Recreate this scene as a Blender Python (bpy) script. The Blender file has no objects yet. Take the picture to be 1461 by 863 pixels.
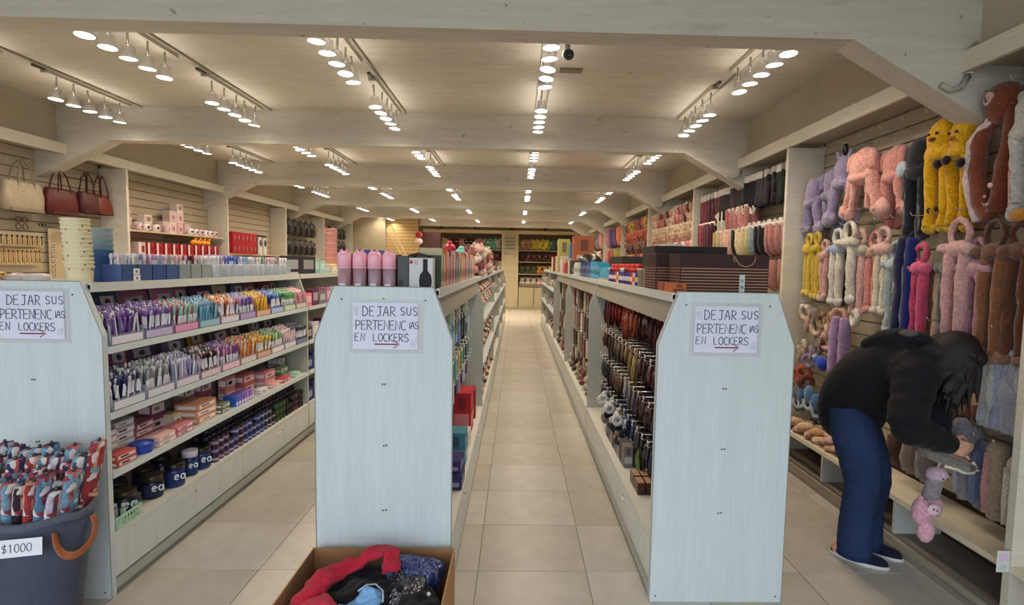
import bpy, math, random
from mathutils import Vector, Matrix, noise
random.seed(7)
SC = bpy.context.scene
COL = SC.collection
PI = math.pi
R = math.radians

# ------------------------------------------------------------------ camera
cam_d = bpy.data.cameras.new('camera'); cam = bpy.data.objects.new('camera', cam_d); COL.objects.link(cam)
PIT, YAW, ROL = 0.0706, 0.0209, 0.0181
fw = Vector((math.sin(YAW)*math.cos(PIT), math.cos(YAW)*math.cos(PIT), -math.sin(PIT)))
rt = fw.cross(Vector((0, 0, 1))).normalized(); up = rt.cross(fw)
rt2 = rt*math.cos(ROL) + up*math.sin(ROL); up2 = up*math.cos(ROL) - rt*math.sin(ROL)
mw = Matrix.Identity(4)
for i in range(3):
    mw[i][0] = rt2[i]; mw[i][1] = up2[i]; mw[i][2] = -fw[i]
mw[0][3], mw[1][3], mw[2][3] = 0.0, 0.0, 1.6
cam.matrix_world = mw
cam_d.sensor_fit = 'HORIZONTAL'; cam_d.sensor_width = 36.0; cam_d.lens = 763.8/1461*36.0
cam_d.shift_x = -21.9/1461; cam_d.shift_y = 0.6/1461; cam_d.clip_start = 0.05; cam_d.clip_end = 100
SC.camera = cam
# ------------------------------------------------------------------ world, exposure, daylight opening
SC.view_settings.view_transform = 'Standard'; SC.view_settings.look = 'None'
SC.view_settings.exposure = 0.0; SC.view_settings.gamma = 1.0; SC.view_settings.use_curve_mapping = False
W = bpy.data.worlds.new('daylight'); SC.world = W; W.use_nodes = True
bgn = W.node_tree.nodes['Background']; bgn.inputs[0].default_value = (0.77, 0.88, 1.0, 1); bgn.inputs[1].default_value = 3.1
pl = bpy.data.lights.new('shopfront_daylight', 'AREA'); pl.shape = 'RECTANGLE'; pl.size = 7.0; pl.size_y = 3.0
pl.cycles.is_portal = True
po = bpy.data.objects.new('shopfront_daylight', pl); COL.objects.link(po); po.location = (-1.1, -1.6, 1.55); po.rotation_euler = (R(90), 0, 0)
LAMP_W = 8.4          # watts of one ceiling spotlight
LAMP_C = (1.0, 0.83, 0.64)
LENS_E = 14.0

# ------------------------------------------------------------------ colour and geometry helpers
def L(c):
    o = []
    for v in c[:3]:
        v = v/255.0
        o.append(v/12.92 if v <= 0.04045 else ((v+0.055)/1.055)**2.4)
    return (o[0], o[1], o[2])
def N(c): return ('n',) + tuple(c)          # a colour that object tint leaves alone
WHT = (255, 255, 255)
def jit(c, a=12):
    d = random.uniform(-a, a)
    return tuple(max(0, min(255, v+d+random.uniform(-a/3, a/3))) for v in c)
def mixc(a, b, t): return tuple(a[i]*(1-t)+b[i]*t for i in range(3))

class G:
    def __init__(s): s.v = []; s.f = []; s.c = []; s.s = []; s.M = None
    def add(s, vs, fs, col, smooth=False):
        n = len(s.v)
        if s.M is not None: vs = [tuple(s.M @ Vector(v)) for v in vs]
        s.v.extend(vs)
        if isinstance(col, list): s.c.extend(col)
        else: s.c.extend([col]*len(fs))
        for f in fs: s.f.append(tuple(i+n for i in f)); s.s.append(smooth)
        return s
    def box(s, x0, x1, y0, y1, z0, z1, col=WHT):
        v = [(x, y, z) for z in (z0, z1) for y in (y0, y1) for x in (x0, x1)]
        return s.add(v, [(0, 2, 3, 1), (4, 5, 7, 6), (0, 1, 5, 4), (2, 6, 7, 3), (0, 4, 6, 2), (1, 3, 7, 5)], col)
    def cbox(s, x0, x1, y0, y1, z0, z1, b, col=WHT, smooth=False):
        def ring(z, i):
            a0, a1, c0, c1 = x0+i, x1-i, y0+i, y1-i
            return [(a0+b, c0, z), (a1-b, c0, z), (a1, c0+b, z), (a1, c1-b, z), (a1-b, c1, z), (a0+b, c1, z), (a0, c1-b, z), (a0, c0+b, z)]
        v = ring(z0, b*.6)+ring(z0+b*.6, 0)+ring(z1-b*.6, 0)+ring(z1, b*.6)
        f = [tuple(range(7, -1, -1)), tuple(range(24, 32))]
        for k in range(3):
            for i in range(8):
                j = (i+1) % 8; f.append((k*8+i, k*8+j, k*8+8+j, k*8+8+i))
        return s.add(v, f, col, smooth)
    def lathe(s, prof, c=(0, 0, 0), n=10, col=WHT, cap=True, sy=1.0, smooth=True):
        v = []; f = []; cc = []
        for (r, z) in prof:
            for i in range(n):
                a = 2*PI*i/n; v.append((c[0]+r*math.cos(a), c[1]+r*math.sin(a)*sy, c[2]+z))
        for k in range(len(prof)-1):
            for i in range(n):
                j = (i+1) % n; f.append((k*n+i, k*n+j, k*n+n+j, k*n+n+i))
                cc.append(col[k] if isinstance(col, list) else col)
        s.add(v, f, cc, smooth)
        if cap:
            b = len(s.v)-len(v)
            for k, rev in ((0, True), (len(prof)-1, False)):
                if prof[k][0] > 1e-5:
                    idx = [b+k*n+i for i in range(n)]
                    s.f.append(tuple(reversed(idx)) if rev else tuple(idx)); s.s.append(False)
                    s.c.append((col[0] if k == 0 else col[-1]) if isinstance(col, list) else col)
        return s
    def cyl(s, x, y, z0, z1, r, n=10, col=WHT, r2=None):
        return s.lathe([(r, z0), (r if r2 is None else r2, z1)], (x, y, 0), n, col)
    def ell(s, c, r, col=WHT, nu=10, nv=7, lump=0.0):
        v = []; f = []
        for k in range(nv+1):
            t = PI*k/nv
            for i in range(nu):
                a = 2*PI*i/nu; q = 1+random.uniform(-lump, lump)
                v.append((c[0]+r[0]*math.sin(t)*math.cos(a)*q, c[1]+r[1]*math.sin(t)*math.sin(a)*q, c[2]-r[2]*math.cos(t)*q))
        for k in range(nv):
            for i in range(nu):
                j = (i+1) % nu; f.append((k*nu+i, k*nu+j, k*nu+nu+j, k*nu+nu+i))
        return s.add(v, f, col, True)
    def tube(s, pts, rad, n=8, col=WHT, ref=(0, 0, 1), cap=True, lump=0.0, smooth=True):
        P = [Vector(p) for p in pts]; m = len(P); v = []; f = []
        rf = Vector(ref)
        for k in range(m):
            d = (P[min(k+1, m-1)]-P[max(k-1, 0)])
            if d.length < 1e-9: d = Vector((0, 0, 1))
            d.normalize()
            a = rf.cross(d)
            if a.length < 0.05: a = Vector((1, 0, 0)).cross(d)
            if a.length < 0.05: a = Vector((0, 1, 0)).cross(d)
            a.normalize(); b = d.cross(a)
            r = rad[k] if isinstance(rad, list) else rad
            ra, rb = r if isinstance(r, tuple) else (r, r)
            for i in range(n):
                t = 2*PI*i/n; q = 1+random.uniform(-lump, lump)
                v.append(tuple(P[k]+a*(math.cos(t)*ra*q)+b*(math.sin(t)*rb*q)))
        for k in range(m-1):
            for i in range(n):
                j = (i+1) % n; f.append((k*n+i, k*n+j, k*n+n+j, k*n+n+i))
        if cap: f += [tuple(range(n-1, -1, -1)), tuple((m-1)*n+i for i in range(n))]
        return s.add(v, f, (list(col)+[col[0], col[-1]] if isinstance(col, list) else col), smooth)
    def prism(s, poly, ax, a0, a1, col=WHT):
        n = len(poly); v = []
        for a in (a0, a1):
            for (p, q) in poly:
                v.append({'x': (a, p, q), 'y': (p, a, q), 'z': (p, q, a)}[ax])
        f = [tuple(range(n)), tuple(range(2*n-1, n-1, -1))]+[(i, i+n, (i+1) % n+n, (i+1) % n) for i in range(n)]
        return s.add(v, f, col)
    def torus(s, c, Rr, r, col=WHT, n=14, m=6, ax='x', sy=1.0, a0=0, a1=2*PI, lump=0.0):
        pts = []
        closed = abs(a1-a0-2*PI) < 1e-6
        for i in range(n+1):
            a = a0+(a1-a0)*i/n; u, w = Rr*math.cos(a), Rr*sy*math.sin(a)
            pts.append({'x': (c[0], c[1]+u, c[2]+w), 'y': (c[0]+u, c[1], c[2]+w), 'z': (c[0]+u, c[1]+w, c[2])}[ax])
        return s.tube(pts, r, m, col, {'x': (1, 0, 0), 'y': (0, 1, 0), 'z': (0, 0, 1)}[ax], not closed, lump)
    def mesh(s, name, mat):
        me = bpy.data.meshes.new(name); me.from_pydata(s.v, [], s.f)
        at = me.color_attributes.new('Col', 'FLOAT_COLOR', 'CORNER')
        buf = []; cache = {}
        for f, c in zip(s.f, s.c):
            k = cache.get(c)
            if k is None:
                k = (*L(c[1:]), 0.0) if c[0] == 'n' else (*L(c), 1.0); cache[c] = k
            buf.extend(k*len(f))
        at.data.foreach_set('color', buf)
        me.polygons.foreach_set('use_smooth', s.s); me.materials.append(mat); me.update()
        return me

def obj(name, me, parent=None, loc=None, rot=None):
    o = bpy.data.objects.new(name, me); COL.objects.link(o)
    if parent is not None: o.parent = parent
    if loc is not None: o.location = loc
    if rot is not None: o.rotation_euler = rot
    return o
def crumple(g, a=.010, f=24.0):
    o = Vector((random.uniform(0, 90), random.uniform(0, 90), random.uniform(0, 90)))
    g.v = [tuple(Vector(v)+noise.noise_vector(Vector(v)*f+o)*a+noise.noise_vector(Vector(v)*f*2.7+o)*a*.4) for v in g.v]
def put(name, g, mat, parent=None, stuff=False, label=None):
    if mat is M_FUR and name in ('hood', 'arm', 'crown', 'scarf_end', 'ear_loop', 'fold', 'band', 'paw', 'band_end', 'lining', 'upper', 'knot'): crumple(g)
    o = obj(name, g.mesh(name, mat), parent)
    if stuff: o['kind'] = 'stuff'
    if label: o['label'] = label
    return o
def tag(o, label, cat, group=None):
    o['label'] = label; o['category'] = cat
    if group: o['group'] = group
    return o
def struct(name, g=None, mat=None):
    o = obj(name, g.mesh(name, mat) if g else None); o['kind'] = 'structure'; return o
def thing(name, label, cat, loc=(0, 0, 0), group=None, rot=None):
    return tag(obj(name, None, None, loc, rot), label, cat, group)
def single(name, g, mat, label, cat, group=None, loc=None, rot=None):
    return tag(obj(name, g.mesh(name, mat), None, loc, rot), label, cat, group)
# a prototype is a tree (name, mesh, [children]); place() links a fresh copy of every node
def place(proto, label, cat, loc, rotz=0.0, group=None, tint=None, sc=None, rot=None, fine=True):
    name, me, kids = proto
    t = obj(name, me, None, loc, rot if rot else (0, 0, rotz)); tag(t, label, cat, group)
    if sc is not None: t.scale = sc if isinstance(sc, tuple) else (sc, sc, sc)
    tc = (*L(tint), 1.0) if tint else None
    if tc: t.color = tc
    def rec(p, ks):
        for (n, m, kk) in ks:
            c = obj(n, m, p)
            if tc: c.color = tc
            rec(c, kk)
    if fine: rec(t, kids)
    return t

# ------------------------------------------------------------------ materials
def mat(name, rough=.6, metal=0.0, ns=40.0, na=0.08, bump=0.0, bs=None, stretch=(1, 1, 1), sheen=0.0, alpha=1.0, spec=.5, big=0.0, bigs=1.0, emit=0.0, coord='Object', coat=0.0):
    m = bpy.data.materials.new(name); m.use_nodes = True; nt = m.node_tree; nd = nt.nodes; lk = nt.links
    b = nd['Principled BSDF']; b.inputs['Roughness'].default_value = rough; b.inputs['Metallic'].default_value = metal
    b.inputs['Specular IOR Level'].default_value = spec
    at = nd.new('ShaderNodeAttribute'); at.attribute_name = 'Col'
    oi = nd.new('ShaderNodeObjectInfo')
    mx = nd.new('ShaderNodeMix'); mx.data_type = 'RGBA'; mx.blend_type = 'MULTIPLY'
    lk.new(at.outputs['Alpha'], mx.inputs[0]); lk.new(at.outputs['Color'], mx.inputs[6]); lk.new(oi.outputs['Color'], mx.inputs[7])
    out = mx.outputs[2]
    tc = nd.new('ShaderNodeTexCoord'); mp = nd.new('ShaderNodeMapping'); mp.inputs['Scale'].default_value = stretch
    lk.new(tc.outputs[coord], mp.inputs[0])
    if na or bump:
        nz = nd.new('ShaderNodeTexNoise'); nz.inputs['Scale'].default_value = ns; nz.inputs['Detail'].default_value = 4
        lk.new(mp.outputs[0], nz.inputs['Vector'])
    def mulnoise(src, fac, amt, out):
        mr = nd.new('ShaderNodeMapRange'); mr.inputs[1].default_value = .3; mr.inputs[2].default_value = .7
        mr.inputs[3].default_value = 1-amt; mr.inputs[4].default_value = 1+amt*.5; lk.new(fac, mr.inputs[0])
        vm = nd.new('ShaderNodeVectorMath'); vm.operation = 'SCALE'; lk.new(out, vm.inputs[0]); lk.new(mr.outputs[0], vm.inputs['Scale'])
        return vm.outputs[0]
    if na: out = mulnoise(None, nz.outputs[0], na, out)
    if big:
        n2 = nd.new('ShaderNodeTexNoise'); n2.inputs['Scale'].default_value = bigs; n2.inputs['Detail'].default_value = 3
        lk.new(mp.outputs[0], n2.inputs['Vector']); out = mulnoise(None, n2.outputs[0], big, out)
    lk.new(out, b.inputs['Base Color'])
    if bump:
        bp = nd.new('ShaderNodeBump'); bp.inputs['Strength'].default_value = bump; bp.inputs['Distance'].default_value = .004
        if bs:
            n3 = nd.new('ShaderNodeTexNoise'); n3.inputs['Scale'].default_value = bs; n3.inputs['Detail'].default_value = 2
            lk.new(mp.outputs[0], n3.inputs['Vector']); lk.new(n3.outputs[0], bp.inputs['Height'])
        else: lk.new(nz.outputs[0], bp.inputs['Height'])
        lk.new(bp.outputs[0], b.inputs['Normal'])
    if sheen:
        b.inputs['Sheen Weight'].default_value = sheen; b.inputs['Sheen Roughness'].default_value = .5
    if coat: b.inputs['Coat Weight'].default_value = coat
    if alpha < 1: b.inputs['Alpha'].default_value = alpha
    if emit:
        lk.new(out, b.inputs['Emission Color']); b.inputs['Emission Strength'].default_value = emit
    return m
M_MATTE = mat('matte_surface', .65, na=.06)
M_GLOSS = mat('glossy_plastic', .3, na=.04, ns=20)
M_CLEAR = mat('clear_plastic', .12, na=0, alpha=.28, spec=.6)
M_TRANS = mat('translucent_plastic', .3, na=.1, ns=15, alpha=.6)
M_SMOKE = mat('frosted_lamp_shell', .3, na=.05, ns=15, alpha=.26)
M_FUR = mat('plush_fur', .95, na=.28, ns=70, bump=.9, bs=160, sheen=.35, spec=.15, big=.12, bigs=9)
M_FAB = mat('woven_fabric', .9, na=.14, ns=60, bump=.4, bs=300, sheen=.1, spec=.2, big=.1, bigs=6)
M_PRINT = mat('printed_fabric', .75, na=.25, ns=30, big=.25, bigs=12, spec=.3)
M_CHROME = mat('chrome_wire', .28, metal=.9, na=0)
M_PAPER = mat('paper', .8, na=.03, ns=8)
M_INK = mat('marker_ink', .7, na=.15, ns=60)
M_LAM = mat('white_wood_grain_laminate', .45, na=.055, ns=14, stretch=(9, 9, .45), big=.05, bigs=2.2)
M_EDGE = mat('laminate_edge_band', .4, na=.03)
M_WOODL = mat('beige_wood_grain_laminate', .5, na=.10, ns=12, stretch=(1, 1, 12), big=.06, bigs=1)
M_SLAT = mat('slatwall_laminate', .5, na=.07, ns=14, stretch=(1, .6, 14))
M_CONC = mat('painted_board_marked_concrete', .9, na=.08, ns=5, stretch=(.5, 5, 5), bump=.5, bs=22, big=.06, bigs=1.2, coord='Object', spec=.2)
def specks(m):
    nt = m.node_tree; nd = nt.nodes; lk = nt.links; b = nd['Principled BSDF']; src = b.inputs['Base Color'].links[0].from_socket
    tc = nd.new('ShaderNodeTexCoord'); out = src
    for (st, sc, lo, hi, amt) in (((1, 6, 6), 3.2, .58, .66, .16), ((2.2, 2.2, 2.2), 5.0, .655, .68, .6)):
        mp = nd.new('ShaderNodeMapping'); mp.inputs['Scale'].default_value = st; lk.new(tc.outputs['Object'], mp.inputs[0])
        nz = nd.new('ShaderNodeTexNoise'); nz.inputs['Scale'].default_value = sc; nz.inputs['Detail'].default_value = 6; nz.inputs['Roughness'].default_value = .7; lk.new(mp.outputs[0], nz.inputs['Vector'])
        mr = nd.new('ShaderNodeMapRange'); mr.inputs[1].default_value = lo; mr.inputs[2].default_value = hi; mr.inputs[3].default_value = 0; mr.inputs[4].default_value = amt; lk.new(nz.outputs[0], mr.inputs[0])
        mx = nd.new('ShaderNodeMix'); mx.data_type = 'RGBA'; lk.new(mr.outputs[0], mx.inputs[0]); lk.new(out, mx.inputs[6]); mx.inputs[7].default_value = (.10, .08, .06, 1); out = mx.outputs[2]
    lk.new(out, b.inputs['Base Color'])
specks(M_CONC)
def cellprint(m):
    nt = m.node_tree; nd = nt.nodes; lk = nt.links; b = nd['Principled BSDF']; src = b.inputs['Base Color'].links[0].from_socket
    tc = nd.new('ShaderNodeTexCoord'); nz = nd.new('ShaderNodeTexNoise'); nz.inputs['Scale'].default_value = 22; lk.new(tc.outputs['Object'], nz.inputs['Vector'])
    ad = nd.new('ShaderNodeVectorMath'); ad.operation = 'MULTIPLY_ADD'; lk.new(nz.outputs['Color'], ad.inputs[0]); ad.inputs[1].default_value = (.05, .05, .05); lk.new(tc.outputs['Object'], ad.inputs[2])
    vo = nd.new('ShaderNodeTexVoronoi'); vo.inputs['Scale'].default_value = 36; lk.new(ad.outputs[0], vo.inputs['Vector'])
    cr = nd.new('ShaderNodeValToRGB'); cr.color_ramp.interpolation = 'CONSTANT'; e = cr.color_ramp.elements
    e[0].position = 0; e[0].color = (0, 0, 0, 0); e[1].position = .52; e[1].color = (*L((214, 208, 204)), 1)
    for p, c in ((.66, (44, 46, 84)), (.76, (140, 62, 72)), (.84, (120, 156, 180))):
        q = e.new(p); q.color = (*L(c), 1)
    q = e.new(.91); q.color = (0, 0, 0, 0)
    sp = nd.new('ShaderNodeSeparateColor'); lk.new(vo.outputs['Color'], sp.inputs[0]); lk.new(sp.outputs[0], cr.inputs[0])
    mx = nd.new('ShaderNodeMix'); mx.data_type = 'RGBA'; lk.new(cr.outputs['Alpha'], mx.inputs[0]); lk.new(src, mx.inputs[6]); lk.new(cr.outputs['Color'], mx.inputs[7])
    lk.new(mx.outputs[2], b.inputs['Base Color'])
cellprint(M_PRINT)
M_WALL = mat('painted_plaster', .9, na=.06, ns=6, big=.06, bigs=1, spec=.2, bump=.2)
M_TILE = mat('ceramic_tile', .32, na=.07, ns=9, big=.12, bigs=2.4, spec=.5, coord='Object')
M_CARD = mat('cardboard', .85, na=.12, ns=30, stretch=(1, 1, 4))
M_DENIM = mat('denim', .85, na=.25, ns=90, bump=.5, bs=220, big=.3, bigs=5, spec=.2)
M_JACK = mat('black_jacket_cloth', .8, na=.2, ns=60, bump=.5, bs=25, spec=.2, sheen=.05)
M_SKIN = mat('skin', .5, na=.06, ns=30)
M_HAIR = mat('dark_hair', .5, na=.5, ns=60, stretch=(6, 6, 1), bump=.8, spec=.35)
M_LENS = mat('lamp_lens', .4, na=0, emit=LENS_E)
M_LEATH = mat('pebbled_leather', .45, na=.15, ns=40, bump=.4, bs=120, big=.12, bigs=6)
M_SEQ = mat('sequins', .25, na=.6, ns=120, bump=1.0, bs=140, spec=.8, metal=.2)

# ------------------------------------------------------------------ handwriting
def arc(cx, cy, rx, ry, a0, a1, n=7):
    return [(cx+rx*math.cos(R(a0+(a1-a0)*i/n)), cy+ry*math.sin(R(a0+(a1-a0)*i/n))) for i in range(n+1)]
FONT = {
 'D': [[(.05, 0), (.08, 1)], [(0, 1)]+arc(.08, .5, .5, .5, 80, -90)], 'E': [[(.5, 1), (.05, .98), (.03, 0), (.52, .03)], [(.04, .52), (.42, .54)]],
 'J': [[(.12, .98), (.62, 1)], [(.42, 1), (.42, .25)]+arc(.24, .2, .18, .2, 0, -150, 5)], 'A': [[(.0, 0), (.26, 1), (.34, 1), (.56, 0)], [(.1, .4), (.5, .4)]],
 'R': [[(.04, 0), (.06, 1)], [(0, .98)]+arc(.12, .74, .36, .26, 85, -90, 6)+[(.54, 0)]], 'S': [arc(.3, .75, .24, .25, 30, 250, 7)+arc(.28, .24, .25, .25, 80, -150, 7)],
 'U': [[(.03, 1), (.04, .3)]+arc(.28, .26, .24, .26, 180, 360, 6)+[(.53, 1)]], 'P': [[(.04, 0), (.06, 1)], [(0, .98)]+arc(.12, .72, .38, .28, 85, -95, 6)],
 'T': [[(.0, 1), (.6, .98)], [(.3, 1), (.28, 0)]], 'N': [[(.04, 0), (.06, 1), (.5, .02), (.54, 1)]], 'C': [arc(.34, .5, .3, .5, 50, 310, 9)],
 'I': [[(.25, 0), (.27, .98)]], 'O': [arc(.3, .5, .28, .5, 90, 450, 11)], 'L': [[(.06, 1), (.05, .02), (.5, .05)]], 'K': [[(.05, 0), (.06, 1)], [(.5, 1), (.08, .45), (.54, 0)]],
 '!': [[(.3, 1), (.2, .0)]], '$': [arc(.3, .7, .22, .2, 40, 250, 6)+arc(.28, .3, .23, .2, 80, -140, 6), [(.34, 1.08), (.22, -.08)]],
 '1': [[(.15, .8), (.3, 1), (.28, 0)]], '0': [arc(.28, .5, .24, .5, 90, 450, 10)], '2': [arc(.3, .72, .24, .26, 160, -30, 6)+[(.03, 0), (.55, .02)]], '5': [[(.5, 1), (.1, 1), (.08, .55)]+arc(.26, .3, .26, .3, 100, -140, 7)],
 'e': [[(.05, .36), (.5, .38)]+arc(.28, .34, .23, .32, 10, 320, 9)], 'a': [arc(.26, .32, .24, .32, 60, 400, 9), [(.5, .66), (.5, 0)]],
 ' ': [],
}
def write(g, text, o, u, w, n, size, th, col, sp=.72, ydrop=0.0):
    """strokes as thin raised ribbons; o origin, u right, w up, n outward"""
    o, u, w, n = Vector(o), Vector(u), Vector(w), Vector(n); x = 0.0
    for ch in text:
        for st in FONT.get(ch, []):
            if len(st) < 2: continue
            pts = [o+u*((x+p[0]+random.uniform(-.012, .012))*size)+w*((p[1]+random.uniform(-.012, .012))*size+ydrop*x*size)+n*.0009 for p in st]
            g.tube([tuple(p) for p in pts], (th, .0006) if False else th, 4, col, tuple(n), True, 0, False)
        x += sp*(.62 if ch in 'I!' else 1)
    return x*size
# ================================================================== THE SETTING
XL, XR = -4.44, 2.22            # shelf faces left and right
XLB, XRB = -4.74, 2.52          # slatwall faces
BEAMS = [2.72, 5.43, 8.26, 11.03, 13.82, 16.6]
CEIL = 3.08
# floor: mortar bed, then every tile near the camera as a tile of its own
TX0, TW, TY0, TL = .39, .567, 2.7, .5
fl = struct('floor', G().box(-5.2, 2.9, -3.0, 20.6, -.08, -.0045, (128, 118, 102)), M_MATTE)
tile_me = []
for k in range(5):
    c = [(206, 200, 187), (201, 194, 180), (209, 203, 191), (198, 190, 175), (204, 196, 182)][k]
    tile_me.append(G().cbox(0.0015, TW-.0015, .0015, TL-.0015, -.0045, 0, .002, c).mesh('tile', M_TILE))
rest = G()
for i in range(-9, 4):
    for j in range(-7, 36):
        x = TX0+i*TW; y = TY0+j*TL
        if x > 2.3 or x+TW < -4.6: continue
        if 1.6 <= y < 8.6 and -2.2 < x < 2.1:
            o = obj('tile', tile_me[(i*7+j*3+i*j) % 5], fl, (x, y, random.uniform(-.0004, .0004)))
        else:
            rest.box(x+.0025, x+TW-.0025, y+.0025, y+TL-.0025, -.0045, 0, jit((202, 194, 180), 4))
put('tile', rest, M_TILE, fl, True)
# ceiling slab and beams with haunches
CC = (206, 198, 182)
struct('ceiling', G().box(-5.0, 2.7, -1.7, 20.4, CEIL, CEIL+.12, CC), M_CONC)
poly = [(-4.86, 3.1), (-4.86, 2.32), (-4.0, 2.75), (1.66, 2.75), (2.56, 2.26), (2.56, 3.1)]
for k, y in enumerate(BEAMS):
    struct('trim_%d' % (k+1), G().prism(poly, 'y', y, y+.15, CC), M_CONC)
# outer walls
struct('wall_right', G().box(2.56, 2.68, -1.7, 20.4, 0, CEIL, CC).box(2.30, 2.56, -1.7, 20.4, 2.70, CEIL, (190, 178, 155)), M_WALL)
struct('wall_left', G().box(-4.98, -4.86, -1.7, 20.4, 0, CEIL, CC).box(-4.86, -4.52, -1.7, 14.9, 2.70, CEIL, (190, 178, 155)), M_WALL)
struct('wall_back', G().box(-4.86, 2.56, 20.2, 20.35, 0, CEIL, (176, 160, 128)), M_WALL)
struct('wall_partition', G().box(-4.86, -3.62, 14.9, 15.0, 0, CEIL, (188, 176, 148)), M_WALL)
struct('ground', G().box(-12, 12, -14, -3.0, -.1, -.005, (120, 118, 114)), M_MATTE)

# wall shelving bays, each a unit of its own; slats are parts of it
def slat_mesh(y0, y1, side):
    g = G(); xb = XRB if side > 0 else XLB
    return g.cbox(min(xb, xb+.018*side), max(xb, xb+.018*side), y0+.002, y1-.002, .002, .094, .003, (188, 174, 148)).mesh('slat', M_SLAT)
LAMC = (214, 206, 188)
RY = [-.07, 2.27, 4.45, 6.8, 9.14, 11.48, 13.82, 16.16, 18.5]
LY = [2.05, 4.13, 6.25, 8.37, 10.45, 12.5, 14.6]
ORD = ['first', 'second', 'third', 'fourth', 'fifth', 'sixth', 'seventh', 'eighth']
def bay(side, y0, y1, label, slats=True):
    xf, xb = (XR, XRB) if side > 0 else (XL, XLB)
    sx = lambda a, b: (min(xf+side*a, xf+side*b), max(xf+side*a, xf+side*b))
    t = thing('wall_shelf_unit', label, 'shelving', (xf, y0, 0))
    t.location = (0, 0, 0)
    put('divider', G().box(*sx(0, .3), y1-.018, y1+.018, 0, 2.6, LAMC), M_WOODL, t)
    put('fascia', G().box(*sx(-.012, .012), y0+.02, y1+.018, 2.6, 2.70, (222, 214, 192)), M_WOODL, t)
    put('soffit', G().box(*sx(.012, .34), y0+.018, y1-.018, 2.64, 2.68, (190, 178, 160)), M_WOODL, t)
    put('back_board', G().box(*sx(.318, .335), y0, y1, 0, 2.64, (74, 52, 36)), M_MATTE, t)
    if slats:
        zs = [.34+.1*k for k in range(23)]
        if slats == 'joined':
            g = G()
            for z in zs: g.box(*sx(.3, .318), y0+.02, y1-.02, z+.002, z+.094, (188, 174, 148))
            put('slat', g, M_SLAT, t, True)
        else:
            me = slat_mesh(y0+.018, y1-.018, side)
            for z in zs: obj('slat', me, t, (0, 0, z))
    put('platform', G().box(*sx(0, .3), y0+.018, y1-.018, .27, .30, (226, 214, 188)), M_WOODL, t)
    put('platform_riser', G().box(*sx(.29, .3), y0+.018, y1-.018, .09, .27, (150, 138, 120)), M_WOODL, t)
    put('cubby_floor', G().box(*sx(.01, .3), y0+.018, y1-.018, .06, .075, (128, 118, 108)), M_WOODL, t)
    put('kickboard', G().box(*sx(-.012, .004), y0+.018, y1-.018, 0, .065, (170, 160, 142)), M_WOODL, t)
    put('bottom_rail', G().box(*sx(-.03, -.013), y0, y1, 0, .03, (148, 140, 126)), M_EDGE, t)
    for q in (.33, .67):
        yy = y0+(y1-y0)*q
        put('cubby_divider', G().box(*sx(.005, .288), yy-.009, yy+.009, .075, .27, (196, 198, 190)), M_WOODL, t)
    return t
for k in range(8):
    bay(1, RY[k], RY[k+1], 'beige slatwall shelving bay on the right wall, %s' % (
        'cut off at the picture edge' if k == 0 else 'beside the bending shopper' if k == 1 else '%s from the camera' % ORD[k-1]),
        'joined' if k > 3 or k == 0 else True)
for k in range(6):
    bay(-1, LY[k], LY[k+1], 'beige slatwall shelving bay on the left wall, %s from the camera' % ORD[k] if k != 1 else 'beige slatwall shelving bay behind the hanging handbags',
        'joined' if k > 3 or k == 0 else True)

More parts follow.
